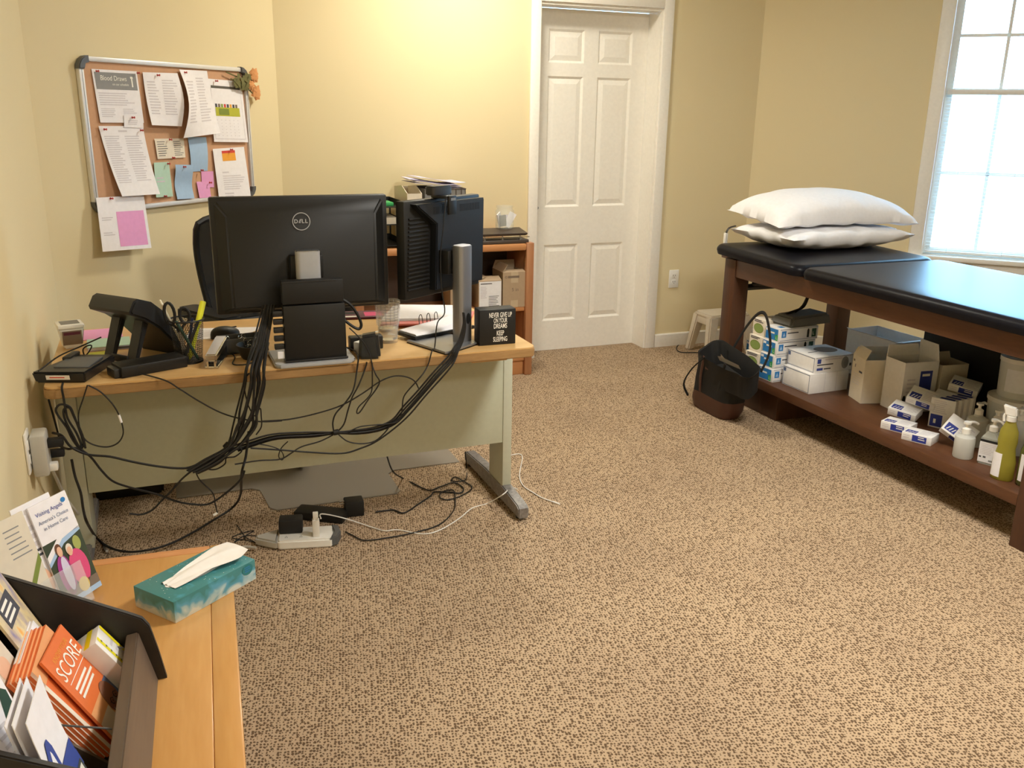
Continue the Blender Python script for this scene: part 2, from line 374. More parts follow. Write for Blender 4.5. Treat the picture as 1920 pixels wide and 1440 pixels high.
# baseboards
def baseboard(name, L, loc, a):
    m = MB(); m.prism([(0, 0), (0, .085), (-.008, .085), (-.013, .078), (-.013, 0)], 0, L, 'white_paint', T=M(((0, 0, 1, 0), (1, 0, 0, 0), (0, 1, 0, 0), (0, 0, 0, 1))))
    return struct(m.build(name, loc=loc, rotz=a, smooth=0))
baseboard('baseboard_back', 3.611-2.97, (2.97, YB, 0), 0)
baseboard('baseboard_back_left', 1.467, (CL[0], CL[1], 0), R(45))
baseboard('baseboard_back_right', WL, (*WR, 0), R(-45))
baseboard('baseboard_left', 3.934-YF, (XL, YF, 0), R(90))
baseboard('baseboard_right', 3.27-YF, (XR, 3.27, 0), R(-90))

# door
door = struct(bpy.data.objects.new('door_1', None)); C.objects.link(door); door.location = (DX0, YB, 0)
b = MB(); w = DX1 - DX0
b.box(0, .014, -.002, .155, 0, DZ, 'white_paint'); b.box(w-.016, w, -.002, .155, 0, DZ, 'white_paint'); b.box(.014, w-.016, -.002, .155, DZ-.018, DZ, 'white_paint')
b.build('jamb', door)
b = MB()
for x0, x1 in ((-.052, .006), (w-.006, w+.06)):
    b.box(x0, x1, -.018, -.0005, 0, DZ+.058, 'white_paint', .004)
b.box(.006, w-.006, -.018, -.0005, DZ-.004, DZ+.058, 'white_paint', .004)
b.build('casing', door)
b = MB(); y0 = .142; yb = .178; m = 'white_paint'
xs = [(.016, .121), (.352, .444), (.671, w-.017)]; zs = [(0.001, .192), (.672, .902), (1.66, 1.735), (1.92, DZ-.02)]
for x0, x1 in xs: b.box(x0, x1, y0, yb, .001, DZ-.02, m)
for z0, z1 in zs:
    b.box(xs[0][1], xs[1][0], y0, yb, z0, z1, m); b.box(xs[1][1], xs[2][0], y0, yb, z0, z1, m)
for (x0, x1) in ((xs[0][1], xs[1][0]), (xs[1][1], xs[2][0])):
    for (z0, z1) in ((.192, .672), (.902, 1.66), (1.735, 1.92)):
        d = .013
        # sloped moulding down to the recess, then the raised field
        for q in (((x0, z0), (x1, z0), (x1-d, z0+d), (x0+d, z0+d)), ((x1, z0), (x1, z1), (x1-d, z1-d), (x1-d, z0+d)), ((x1, z1), (x0, z1), (x0+d, z1-d), (x1-d, z1-d)), ((x0, z1), (x0, z0), (x0+d, z0+d), (x0+d, z1-d))):
            b.poly([(q[0][0], y0, q[0][1]), (q[1][0], y0, q[1][1]), (q[2][0], y0+.011, q[2][1]), (q[3][0], y0+.011, q[3][1])], m)
        e = .042
        b.hexa([(x0+d, y0+.011, z0+d), (x1-d, y0+.011, z0+d), (x1-d, yb, z0+d), (x0+d, yb, z0+d), (x0+d, y0+.011, z1-d), (x1-d, y0+.011, z1-d), (x1-d, yb, z1-d), (x0+d, yb, z1-d)], m)
        for q in (((x0+d, z0+d), (x1-d, z0+d), (x1-e, z0+e), (x0+e, z0+e)), ((x1-d, z0+d), (x1-d, z1-d), (x1-e, z1-e), (x1-e, z0+e)), ((x1-d, z1-d), (x0+d, z1-d), (x0+e, z1-e), (x1-e, z1-e)), ((x0+d, z1-d), (x0+d, z0+d), (x0+e, z0+e), (x0+e, z1-e))):
            b.poly([(q[0][0], y0+.0108, q[0][1]), (q[1][0], y0+.0108, q[1][1]), (q[2][0], y0+.003, q[2][1]), (q[3][0], y0+.003, q[3][1])], m)
        b.poly([(x0+e, y0+.003, z0+e), (x1-e, y0+.003, z0+e), (x1-e, y0+.003, z1-e), (x0+e, y0+.003, z1-e)], m)
b.build('door_leaf', door, smooth=0)
b = MB(); b.lathe([(0, 0), (.009, 0), (.009, .004), (.006, .006), (0, .006)], 'steel', 16, T=tr(.072, y0, .899) @ M.Rotation(R(90), 4, 'X'))
b.build('latch', door)

# window
win = struct(bpy.data.objects.new('window_1', None)); C.objects.link(win); win.location = (*WR, 0); win.rotation_euler.z = R(-45)
b = MB()
for x0, x1 in ((W0-.072, W0+.004), (W1-.004, W1+.072)): b.box(x0, x1, -.02, -.0005, S0-.02, S1+.07, 'white_paint', .005)
b.box(W0-.072, W1+.072, -.022, -.0005, S1-.004, S1+.075, 'white_paint', .005)
b.box(W0, W0+.012, 0, .14, S0, S1, 'white_paint'); b.box(W1-.012, W1, 0, .14, S0, S1, 'white_paint'); b.box(W0, W1, 0, .14, S1-.012, S1, 'white_paint')
b.build('window_frame', win)
b = MB(); b.box(W0-.09, W1+.09, -.05, .001, S0-.026, S0+.002, 'white_paint', .005); b.box(W0, W1, 0, .14, S0-.02, S0+.004, 'white_paint'); b.box(W0-.06, W1+.06, -.018, -.0005, S0-.1, S0-.026, 'white_paint', .003)
b.build('window_sill', win)
def sash(name, z0, z1, y):
    m = MB(); x0, x1 = W0+.012, W1-.012; t = .038
    m.box(x0, x0+t, y, y+.032, z0, z1, 'white_paint', .003); m.box(x1-t, x1, y, y+.032, z0, z1, 'white_paint', .003)
    m.box(x0+t, x1-t, y, y+.032, z0, z0+t, 'white_paint', .003); m.box(x0+t, x1-t, y, y+.032, z1-t, z1, 'white_paint', .003)
    for k in (1, 2): m.box(x0+(x1-x0)*k/3-.009, x0+(x1-x0)*k/3+.009, y+.008, y+.024, z0+t, z1-t, 'white_paint')
    m.box(x0+t, x1-t, y+.008, y+.024, (z0+z1)/2-.009, (z0+z1)/2+.009, 'white_paint')
    o = m.build(name, win)
    g = MB(); g.box(x0+t-.004, x1-t+.004, y+.014, y+.018, z0+t-.004, z1-t+.004, 'window_pane'); g.build('pane', o, smooth=0)
sash('sash', 1.585, S1-.012, .095); sash('sash', S0+.004, 1.625, .06)
# mini blind on the lower half
bl = thing('mini_blind', 'white mini blind with narrow slats over the lower half of the window', 'blind', (*WR, 0), R(-45))
b = MB(); b.box(W0+.018, W1-.018, .012, .042, 1.588, 1.618, 'white_plastic', .002); b.build('headrail', bl)
b = MB(); z = 1.575
while z > .69:
    b.sheet(lambda u, v, z=z: V((W0+.022 + u*(W1-W0-.044), .018 + v*.017, z + .0016*math.sin(v*PI) - (v-.5)*.003)), 1, 3, 'blind_slat'); z -= .0205
o = b.build('slats', bl)
b = MB(); b.box(W0+.022, W1-.022, .015, .039, .668, .682, 'white_plastic', .002); b.build('bottom_rail', bl)
for x in (W0+.14, W0+.44, W1-.14):
    b = MB(); b.tube([(x, .0135, .675), (x, .0135, 1.59)], .0009, 'grey_cord', 5, 1); b.build('ladder_cord', bl)

# second, unseen side of the room stays plain; ceiling lamps are out of frame above
def lamp(name, loc, size, power, col, rot=(0, 0, 0), shape='DISK', sy=None):
    l = bpy.data.lights.new(name, 'AREA'); l.shape = shape; l.size = size
    if sy: l.size_y = sy
    l.energy = power; l.color = col
    o = bpy.data.objects.new(name, l); C.objects.link(o); o.location = loc; o.rotation_euler = rot
    return o
WARM = (1, .90, .74)
lamp('ceiling_lamp_back', (1.62, 4.25, HC-.06), .35, 30, (1, .94, .80))
lamp('ceiling_lamp_middle', (1.9, 1.6, HC-.06), .6, 63, (1, .965, .89))
lamp('ceiling_lamp_front', (1.6, -.9, HC-.06), .6, 36, (1, .965, .89))
p = lamp('window_portal', (WR[0] + .7071*1.506 + .7071*.1, WR[1] - .7071*1.506 + .7071*.1, 1.457), .86, 1, (1, 1, 1), (R(90), 0, R(135)), 'RECTANGLE', 1.58)
p.data.cycles.is_portal = True; p.rotation_euler = (R(90), 0, R(-45))
w = bpy.data.worlds.new('daylight'); bpy.context.scene.world = w; w.use_nodes = True
bg = w.node_tree.nodes['Background']; bg.inputs[0].default_value = (.33, .66, 1, 1); bg.inputs[1].default_value = 17

# camera
cam = bpy.data.cameras.new('camera'); cam.sensor_width = 36; cam.lens = 1692 / 1920 * 36; cam.clip_start = .05
co = bpy.data.objects.new('camera', cam); C.objects.link(co)
pt, ro, yw = R(16.72), R(.855), R(21.73)
fw = V((math.sin(yw)*math.cos(pt), math.cos(yw)*math.cos(pt), -math.sin(pt))); rt = V((math.cos(yw), -math.sin(yw), 0)); up = rt.cross(fw)
r2 = rt*math.cos(ro) + up*math.sin(ro); u2 = up*math.cos(ro) - rt*math.sin(ro)
co.matrix_world = M(((r2.x, u2.x, -fw.x, 0), (r2.y, u2.y, -fw.y, 0), (r2.z, u2.z, -fw.z, 1.45), (0, 0, 0, 1)))
sc = bpy.context.scene; sc.camera = co
sc.view_settings.view_transform = 'Standard'; sc.view_settings.look = 'None'; sc.view_settings.gamma = 1; sc.view_settings.exposure = 0.0; sc.view_settings.use_curve_mapping = False
sc.cycles.max_bounces = 8; sc.cycles.diffuse_bounces = 5; sc.cycles.glossy_bounces = 4; sc.cycles.transparent_max_bounces = 16; sc.cycles.transmission_bounces = 6
sc.cycles.caustics_reflective = False; sc.cycles.caustics_refractive = False
try: sc.cycles.use_denoising = True
except Exception: pass
# ------------------------------------------------------------------ desk
DZT = .69
desk = thing('computer_desk', 'putty grey metal desk with oak laminate top and T-shaped legs', 'desk', (.42, 3.1, 0))
def L_(x, y, z=0): return (x-.42, y-3.1, z)
b = MB(); b.T = tr(-.42, -3.1, 0)
def rrect(x0, y0, x1, y1, r, n=5):
    out = []
    for cx, cy, a in ((x1-r, y0+r, -90), (x1-r, y1-r, 0), (x0+r, y1-r, 90), (x0+r, y0+r, 180)):
        for k in range(n+1): t = R(a + 90*k/n); out.append((cx + r*math.cos(t), cy + r*math.sin(t)))
    return out
b.prism(rrect(-.328, 2.732, 1.176, 3.468, .03), DZT-.006, DZT, 'laminate_oak'); b.prism(rrect(-.331, 2.729, 1.179, 3.471, .032), DZT-.034, DZT-.005, 'edge_oak', .003)
b.build('desktop', desk)
b = MB(); b.T = tr(-.42, -3.1, 0); b.box(-.272, 1.163, 3.004, 3.022, .25, DZT-.036, 'putty_paint', .002); b.build('modesty_panel', desk)
for x0, x1 in ((-.332, -.274), (1.162, 1.198)):
    b = MB(); b.T = tr(-.42, -3.1, 0); b.box(x0, x1, 3.0, 3.15, .058, DZT-.036, 'post_paint', .003); o = b.build('leg', desk)
    b = MB(); b.T = tr(-.42, -3.1, 0); xm = (x0+x1)/2
    b.prism([(2.825, 0.012), (2.825, .05), (2.845, .06), (3.0, .075), (3.2, .075), (3.43, .06), (3.45, .05), (3.45, .012)], xm-.021, xm+.021, 'foot_steel', .004, T=M(((0, 0, 1, 0), (1, 0, 0, 0), (0, 1, 0, 0), (0, 0, 0, 1))))
    for y in (2.86, 3.41): b.lathe([(0, 0), (.016, 0), (.016, .013), (0, .013)], 'rubber', 12, T=tr(xm, y, 0))
    b.build('foot', o)
b = MB(); b.T = tr(-.42, -3.1, 0); b.box(.96, 1.09, 2.78, 2.80, DZT-.052, DZT-.034, 'laminate_oak', .003); b.build('cleat', desk)

# large monitor, rear view
mon = thing('monitor', 'large black flat monitor seen from behind, round logo above a short silver column', 'monitor', (.435, 2.83, DZT))
b = MB()                                          # local: x right, y away, z up from desk
b.box(-.272, .272, .055, .085, .145, .505, 'black_plastic', .006)
b.hexa([(-.225, .02, .165), (.225, .02, .165), (.262, .058, .15), (-.262, .058, .15), (-.225, .025, .45), (.225, .025, .45), (.262, .058, .498), (-.262, .058, .498)], 'black_plastic', .006)
b.box(-.24, .225, .0545, .056, .478, .482, 'matte_black')
b.build('screen_housing', mon)
b = MB(); f = Face(b, (-.005, .0235, .437), (1, 0, 0), (0, 0, 1)); f.o = V((-.006, .0228, .43)); tilt = V((0, .005/.285, 1)).normalized(); f.u = tilt; f.n = f.r.cross(f.u)
n = 40
for i in range(n):
    a0, a1 = 2*PI*i/n, 2*PI*(i+1)/n
    f.pg([(.0275*math.cos(a0), .0275*math.sin(a0)), (.0275*math.cos(a1), .0275*math.sin(a1)), (.025*math.cos(a1), .025*math.sin(a1)), (.025*math.cos(a0), .025*math.sin(a0))], 'silver_paint', 2)
f.text('D', -.0162, 0, .0165, 'silver_paint', bold=.0005); f.text('E', -.0052, .0006, .0155, 'silver_paint', shear=.4, bold=.0005); f.text('L', .0052, 0, .0165, 'silver_paint', bold=.0005); f.text('L', .0152, 0, .0165, 'silver_paint', bold=.0005)
b.build('logo', mon)
b = MB(); b.prism(rrect(-.037, -.045, .037, -.005, .014, 4), .01, .345, 'silver_paint'); b.prism(rrect(-.034, -.042, .034, -.008, .012, 4), .345, .3475, 'steel'); b.box(-.05, .05, -.006, .03, .25, .33, 'black_plastic', .004); b.build('stand_column', mon)
b = MB(); b.prism([(-.125, -.09), (-.11, -.108), (.105, -.108), (.125, -.085), (.125, .09), (-.125, .09)], 0, .012, 'silver_paint', .003); b.build('stand_base', mon)

# small desktop computer clamped in front of the column
pc = thing('desktop_computer', 'small black upright computer case clamped to the stand of the large monitor', 'computer', (.44, 2.75, DZT+.0135))
b = MB()
b.box(-.095, .093, -.005, .028, .002, .176, 'black_plastic', .003); b.box(-.098, .096, -.012, .028, 0, .006, 'dark_plastic', .002)
b.build('case', pc)
b = MB(); b.box(-.096, .09, -.006, .027, .18, .252, 'matte_black', .004); b.box(-.096, .07, -.007, -.005, .247, .249, 'dark_plastic'); b.build('top_module', pc)
b = MB()
for k in range(5): b.box(-.125, -.096, .004, .022, .04+.026*k, .056+.026*k, 'dark_plastic', .002)
b.box(-.118, -.099, .002, .012, .012, .034, 'label_white')
b.build('port_block', pc)

# second monitor, turned
m2 = thing('monitor', 'smaller dark monitor turned sideways with ridged back and tall grey stand', 'monitor', (.90, 2.885, DZT), R(33.5))
b = MB(); b.T = tr(.0507, 0, 0) @ M.Diagonal((.873, 1, 1, 1))
yb = .035
b.box(-.236, .222, yb+.004, yb+.04, .165, .485, 'black_plastic', .005)
PX = M.Rotation(R(90), 4, 'X')
b.prism([(-.095, .185), (.205, .185), (.212, .475), (-.20, .475), (-.185, .462), (-.085, .405)], -yb-.01, -yb+.024, 'slate_back', .004, T=PX)
for k in range(18):
    z = .195 + k*.0135; xr = -.102 - max(0, z-.395)*1.5
    b.box(-.226+.002*k*.4, xr, yb-.002, yb+.006, z, z+.006, 'matte_black', .001)
for x0 in (-.105, .055):
    for k in range(15): b.box(x0+k*.0085, x0+k*.0085+.0045, yb-.0246, yb-.022, .438, .462, 'matte_black')
b.build('screen_housing', m2)
b = MB(); b.T = tr(.028, 0, 0); b.prism(rrect(-.031, -.075, .031, -.03, .012, 4), .008, .335, 'brushed'); b.prism(rrect(-.028, -.072, .028, -.033, .011, 4), .335, .3375, 'label_white')
b.lathe([(.0, 0), (.011, 0), (.011, .002), (0, .002)], 'matte_black', 16, T=tr(.004, -.0745, .09) @ M.Rotation(R(90), 4, 'X'), sy=1.7); b.box(-.045, .045, -.03, .012, .24, .32, 'black_plastic', .004)
b.build('stand_column', m2)
b = MB(); pg_ = [(-.129, -.104), (-.12, -.11), (.04, -.108), (.075, -.05), (.08, .085), (-.085, .10)]; b.prism(pg_, .003, .010, 'brushed', .002); b.prism(pg_, 0, .003, 'black_plastic'); b.build('stand_base', m2)
wc = thing('webcam', 'black webcam clipped over the top edge of the turned monitor', 'webcam', (.897, 2.912, DZT+.485), R(33.5))
b = MB(); b.prism(rrect(-.05, -.012, .05, .03, .012, 4), .012, .042, 'dark_plastic', .004); b.build('body', wc)
b = MB(); b.box(-.015, .02, -.036, .03, .001, .012, 'dark_plastic', .002); b.box(-.01, .03, -.044, -.034, -.05, .012, 'black_plastic', .003); b.box(-.002, .022, -.0455, -.0435, -.004, .004, 'steel'); b.build('clip', wc)

# message block
sg = thing('message_block', 'black wooden block sign with white lettering on the right end of the desk', 'sign', (1.061, 2.8, DZT), R(-1))
b = MB(); b.box(-.065, .065, 0, .06, 0, .123, 'matte_black', .002); b.build('block', sg)
b = MB(); f = Face(b, (-.065, -.0002, 0), (1, 0, 0), (0, 0, 1))
for tx, y, s, sx in (('NEVER GIVE UP', .103, .024, .5), ('ON YOUR', .084, .023, .46), ('DREAMS', .065, .024, .54), ('KEEP', .04, .024, .52), ('SLEEPING', .019, .0235, .52)):
    f.text(tx, .074, y, s, 'white_ink', 1, sx=sx, bold=.0002)
b.build('lettering', sg)

# desk phone with its stand, seen from behind
ph = thing('desk_phone', 'black desk phone tilted up on its rear stand, seen from behind', 'telephone', (-.117, 2.95, DZT), R(-48.7))
b = MB()                                          # local x along the raised top edge, y down the slope toward the user
T = M(((0, 0, 1, 0), (1, 0, 0, 0), (0, 1, 0, 0), (0, 0, 0, 1)))
b.prism([(-.03, .165), (-.034, .176), (-.016, .204), (.0, .21), (.05, .192), (.10, .15), (.145, .085), (.172, .02), (.172, 0), (.15, 0), (.12, .05), (.07, .105), (.02, .142)], -.10, .088, 'dark_plastic', .006, T=T)
b.box(-.09, .07, -.026, -.02, .176, .183, 'black_plastic', T=M.Rotation(R(0), 4, 'X'))
b.build('body', ph)
for xa in (-.062, .038):
    b = MB(); b.hexa([(xa-.021, -.016, 0), (xa+.021, -.016, 0), (xa+.021, -.002, 0), (xa-.021, -.002, 0), (xa-.021, .035, .135), (xa+.021, .035, .135), (xa+.021, .055, .125), (xa-.021, .055, .125)], 'dark_plastic', .003); b.build('stand_leg', ph)
b = MB(); b.box(-.05, .025, -.013, -.003, .004, .026, 'dark_plastic', .003); b.build('stand_bar', ph)
# card terminal with white label
ct = thing('network_phone_base', 'flat black device with a white label strip on the left front corner of the desk', 'device', (-.232, 2.895, DZT), R(-18))
b = MB(); b.hexa([(-.085, -.13, .0), (.055, -.13, 0), (.065, .075, 0), (-.05, .075, 0), (-.092, -.137, .034), (.06, -.137, .034), (.068, .08, .03), (-.05, .08, .03)], 'dark_plastic', .005)
b.box(-.05, .05, -.085, .03, .03, .0365, 'grey_plastic', .003); b.box(-.06, -.035, .0, .078, .03, .042, 'dark_plastic', .004); b.build('body', ct)
b = MB(); f = Face(b, (-.05, -.1364, .012), (1, 0, 0), (0, -.2, 1)); f.rect(0, 0, .066, .014, 'label_white', 2); f.lines(.01, .003, .056, .011, 1, 'tab_red', 3); b.build('label_strip', ct)

pb = thing('battery_pack', 'long black box lying across the desk edge in front of the phone', 'box', (-.036, 2.843, DZT), R(22))
b = MB(); b.box(-.11, .09, -.04, .04, .0, .034, 'black_plastic', .004); b.box(-.06, .08, -.042, -.036, .026, .03, 'dark_plastic'); b.box(-.128, -.105, -.03, .03, 0, .028, 'dark_plastic', .004); b.build('shell', pb)

# white tub
tb = thing('dressing_tub', 'small square white and mauve tub with a barcode, on the far left of the desk', 'tub', (-.283, 3.215, DZT), R(12))
b = MB(); b.hexa([(-.026, -.026, 0), (.026, -.026, 0), (.026, .026, 0), (-.026, .026, 0), (-.037, -.037, .07), (.037, -.037, .07), (.037, .037, .07), (-.037, .037, .07)], 'white_plastic', .004)
for sd, mt in (('-y', 'brown_print'), ('+x', 'label_white')):
    s = 1 if sd == '-y' else 0
    f = Face(b, (-.029, -.0295, .014) if s else (.0295, -.029, .014), (1, 0, 0) if s else (0, 1, 0), (0, -.157, 1) if s else (.157, 0, 1)); f.rect(0, 0, .058, .048, mt, 1)
    if s: f.rect(.004, .034, .054, .044, 'maroon', 2)
    else:
        f.rect(0, .042, .058, .048, 'brown_print', 2)
        for k in range(9): f.rect(.012+k*.004, .006, .014+k*.004, .036, 'black_ink', 2)
b.build('tub_body', tb)
b = MB(); b.box(-.04, .04, -.04, .04, .068, .082, 'white_plastic', .005); b.box(-.028, .028, -.028, .028, .082, .0828, 'basket_grey'); b.build('lid', tb)

def slab(name, label, cat, pts, z0, t, m, group=None, lines=None):
    q = MB(); cx = sum(p[0] for p in pts)/len(pts); cy = sum(p[1] for p in pts)/len(pts)
    q.prism([(x-cx, y-cy) for x, y in pts], 0, t, m)
    if lines:
        o, r, u, w_, h_, n = lines; f = Face(q, (o[0]-cx, o[1]-cy, t), r, u); f.lines(0, 0, w_, h_, n, 'faint_ink', 1)
    return tag(q.build(name, smooth=0, loc=(cx, cy, z0)), label, cat, group)
slab('paper_sheet', 'pink paper lying on the desk behind the small tub', 'paper', [(-.255, 3.29), (-.13, 3.31), (-.14, 3.455), (-.28, 3.445)], DZT, .002, 'pink_paper')
nb = thing('note_pad', 'pale green note pad lying under the desk phone stand', 'notepad', (-.17, 3.19, DZT), R(3))
b = MB(); b.box(-.065, .065, -.06, .06, 0, .012, 'lilac_paper', .001); b.box(-.066, .066, -.061, .061, .012, .0135, 'green_paper'); b.box(0.0, .065, -.0615, -.06, .003, .009, 'grey_plastic'); b.build('sheets', nb)
slab('sticky_note', 'yellow-green sticky note on the desk beside the flat black device', 'note', [(-.215, 3.06), (-.15, 3.08), (-.17, 3.12), (-.235, 3.105)], DZT, .0015, 'label_yellowgreen')

# pen cup
pcup = thing('pen_cup', 'black wire mesh pen cup beside the desk phone', 'pen holder', (.07, 2.905, DZT))
b = MB(); bb = bmesh.new(); n, hN = 44, 22; g = []
for j in range(hN+1):
    rr = .039 + .012*j/hN
    g.append([bb.verts.new((rr*math.cos(2*PI*(i+.5*(j % 2))/n), rr*math.sin(2*PI*(i+.5*(j % 2))/n), .004+.13*j/hN)) for i in range(n)])
for j in range(hN):
    for i in range(n): bb.faces.new((g[j][i], g[j][(i+1) % n], g[j+1][(i+1) % n], g[j+1][i]))
bmesh.ops.wireframe(bb, faces=bb.faces[:], thickness=.0019, use_replace=True, use_boundary=True)
b.merge(bb, 'mesh_cup'); b.build('mesh_wall', pcup, smooth=0)
b = MB(); b.lathe([(0, 0), (.041, 0), (.041, .006), (0, .006)], 'matte_black', 28); b.build('base', pcup)
b = MB(); b.tube([(.052*math.cos(a*PI/12), .052*math.sin(a*PI/12), .135) for a in range(24)], .0028, 'matte_black', 6, 1, True); b.build('rim', pcup)
def stick(name, label, cat, p0, p1, r, m, tip=None, cap=None):
    d = V(p1)-V(p0); q = MB(); T = d.to_track_quat('Z', 'Y').to_matrix().to_4x4(); L = d.length
    q.lathe([(0, 0), (r*.3, 0), (r, r*2), (r, L-.002), (r*.7, L), (0, L)], m, 12, T=T)
    if cap: q.lathe([(0, L*.62), (r*1.25, L*.62), (r*1.25, L-.001), (r, L+.002), (0, L+.002)], cap, 12, T=T)
    return tag(q.build(name, loc=p0), label, cat)
c0 = (.07, 2.905, DZT+.008)
def cpt(x, y, z): return (c0[0]+x, c0[1]+y, c0[2]+z)
stick('highlighter_pen', 'yellow highlighter standing in the mesh pen cup', 'highlighter', cpt(.0, -.005, 0), cpt(.055, .018, .175), .0075, 'highlighter', cap='highlighter')
stick('pencil', 'thin pale pencil leaning out of the left of the pen cup', 'pencil', cpt(.0, .01, 0), cpt(-.07, .01, .19), .0036, 'pencil_paint')
stick('pen', 'dark green pen leaning inside the mesh pen cup', 'pen', cpt(.026, -.018, 0), cpt(-.03, -.01, .125), .005, 'dark_green')
stick('pen', 'black pen leaning to the right inside the mesh pen cup', 'pen', cpt(-.02, -.015, 0), cpt(.034, -.012, .12), .005, 'dark_plastic')
stick('pen', 'blue pen standing at the back of the mesh pen cup', 'pen', cpt(-.005, .03, 0), cpt(.02, .036, .122), .0045, 'navy')
def scissors(label, x, y, a, lean, big):
    t = thing('scissors', label, 'scissors', cpt(x, y, .0), a)
    q = MB(); q.T = M.Rotation(lean, 4, 'Y'); q.box(-.006, .006, -.0015, .0015, 0, .1, 'steel'); q.build('blades', t)
    for s in (-1, 1):
        q = MB(); q.T = M.Rotation(lean, 4, 'Y')
        cz, cx_ = .138 + (.012 if s == big else 0), s*.021; rx, rz_ = .0145, (.034 if s == big else .024)
        q.tube([(cx_ + rx*math.cos(k*PI/8), 0, cz + rz_*math.sin(k*PI/8)) for k in range(16)], .0048, 'matte_black', 7, 1, True)
        q.tube([(s*.002, 0, .09), (s*.01, 0, .105), (cx_, 0, cz-rz_)], .004, 'matte_black', 6, 3); q.build('handle_loop', t)
scissors('black handled scissors standing in the mesh pen cup', -.012, .0, 0, R(-5), -1)

# chrome stapler
st = thing('stapler', 'chrome stapler standing at the desk edge right of the pen cup', 'stapler', (.15, 2.875, DZT), R(-15))
b = MB(); b.box(-.02, .02, -.085, .085, 0, .008, 'chrome', .002); b.box(-.017, .017, -.08, -.035, .008, .014, 'black_plastic', .001); b.build('base', st)
b = MB(); b.hexa([(-.015, -.085, .022), (.015, -.085, .022), (.016, .088, .03), (-.016, .088, .03), (-.017, -.085, .045), (.017, -.085, .045), (.019, .09, .062), (-.019, .09, .062)], 'chrome', .004)
b.box(-.016, .016, .06, .09, .006, .034, 'black_plastic', .002); b.box(-.014, -.008, -.086, -.07, .006, .024, 'chrome'); b.box(.008, .014, -.086, -.07, .006, .024, 'chrome'); b.build('arm', st)

# mouse and pad
slab('paper_sheet', 'ruled white sheet under the black mouse', 'paper', [(.06, 3.2), (.235, 3.16), (.345, 3.31), (.1, 3.36)], DZT, .0015, 'paper', lines=((.1, 3.21), (1, 0, 0), (0, 1, 0), .15, .11, 5))
ms = thing('computer_mouse', 'black computer mouse on a white sheet behind the stapler', 'mouse', (.2, 3.2, DZT+.0018), R(-65))
b = MB()
def msurf(u, v):
    a = u*2*PI; r = math.sin(v*PI/2)
    return V((.03*r*math.cos(a)*(1+.12*math.sin(a)), .054*r*math.sin(a), .037*max(0, math.cos(v*PI/2))**.6 * (1-.18*r*math.sin(a))))
b.sheet(msurf, 24, 10, 'black_plastic'); b.build('shell', ms)
b = MB(); b.box(-.0012, .0012, .0, .045, .026, .031, 'grey_plastic', .0005); b.build('wheel', ms)

# paper-clip dish, binder clips
dish = thing('clip_dish', 'round black mesh dish full of binder clips beside the stapler', 'dish', (.262, 2.885, DZT))
b = MB(); b.lathe([(0, 0), (.034, 0), (.04, .01), (.052, .046), (.05, .046), (.038, .012), (0, .006)], 'mesh_cup', 24); b.build('bowl', dish)
tray = thing('clip_tray', 'dark grey open tray behind the round clip dish', 'tray', (.24, 2.99, DZT), R(8))
b = MB(); b.box(-.075, .075, -.035, .035, 0, .005, 'grey_plastic'); 
for q in ((-.075, .075, -.035, -.032), (-.075, .075, .032, .035), (-.075, -.072, -.035, .035), (.072, .075, -.035, .035)): b.box(*q, 0, .05, 'grey_plastic', .001)
b.build('tray_body', tray)
def binder_clip(x, y, z, a, til, s, label, group):
    t = thing('binder_clip', label, 'clip', (x, y, z), a, group)
    q = MB(); q.T = M.Rotation(til, 4, 'X') @ M.Scale(s, 4); q.prism([(-.01, 0), (.01, 0), (.0025, .02), (-.0025, .02)], -.013, .013, 'black_plastic', T=M(((0, 0, 1, 0), (1, 0, 0, 0), (0, 1, 0, 0), (0, 0, 0, 1)))); q.build('spring_body', t)
    for sy in (-1, 1):
        q = MB(); q.T = M.Rotation(til, 4, 'X') @ M.Scale(s, 4); q.tube([(-.008, sy*.003, .018), (-.011, sy*.008, .034), (-.006, sy*.012, .044), (.006, sy*.012, .044), (.011, sy*.008, .034), (.008, sy*.003, .018)], .0011, 'chrome', 5, 3); q.build('wire_handle', t)
for i in range(9):
    a = i*2.4; r = .012 + .014*(i % 3)
    binder_clip(.262+r*math.cos(a), 2.885+r*math.sin(a), DZT+.012+.011*(i % 3), a*1.7, R(-60+50*(i % 4)), .8, 'black binder clip with silver wire handles piled in the round mesh dish', 'binder clips in the mesh dish')
for i in range(6):
    binder_clip(.19+.02*i, 2.985+.01*(i % 2), DZT+.018+.008*(i % 3), i*1.3, R(30+40*(i % 3)), .8, 'black binder clip lying in the dark grey open tray', 'binder clips in the grey tray')

# speaker
sp = thing('desk_speaker', 'small charcoal rounded desk speaker leaning right of the computer case', 'speaker', (.612, 2.775, DZT), R(-14))
b = MB(); b.hexa([(-.036, -.03, 0), (.036, -.03, 0), (.036, .03, 0), (-.036, .03, 0), (-.03, -.018, .074), (.028, -.018, .084), (.028, .024, .084), (-.03, .024, .074)], 'slate_back', .009); b.build('shell', sp)
wa = thing('power_adapter', 'small white plug adapter lying behind the charcoal speaker', 'adapter', (.598, 2.838, DZT), R(30))
b = MB(); b.box(-.02, .02, -.016, .016, .0, .04, 'white_plastic', .005); b.box(.012, .034, -.012, .012, .05-.02, .06, 'white_plastic', .004); b.build('shell', wa)
sb = tag(MB().box(-.07, .04, .0, .04, 0, .045, 'black_plastic', .004).build('dock_box', loc=(.64, 2.87, DZT)), 'low black dock box on the desk behind the small computer case', 'box')

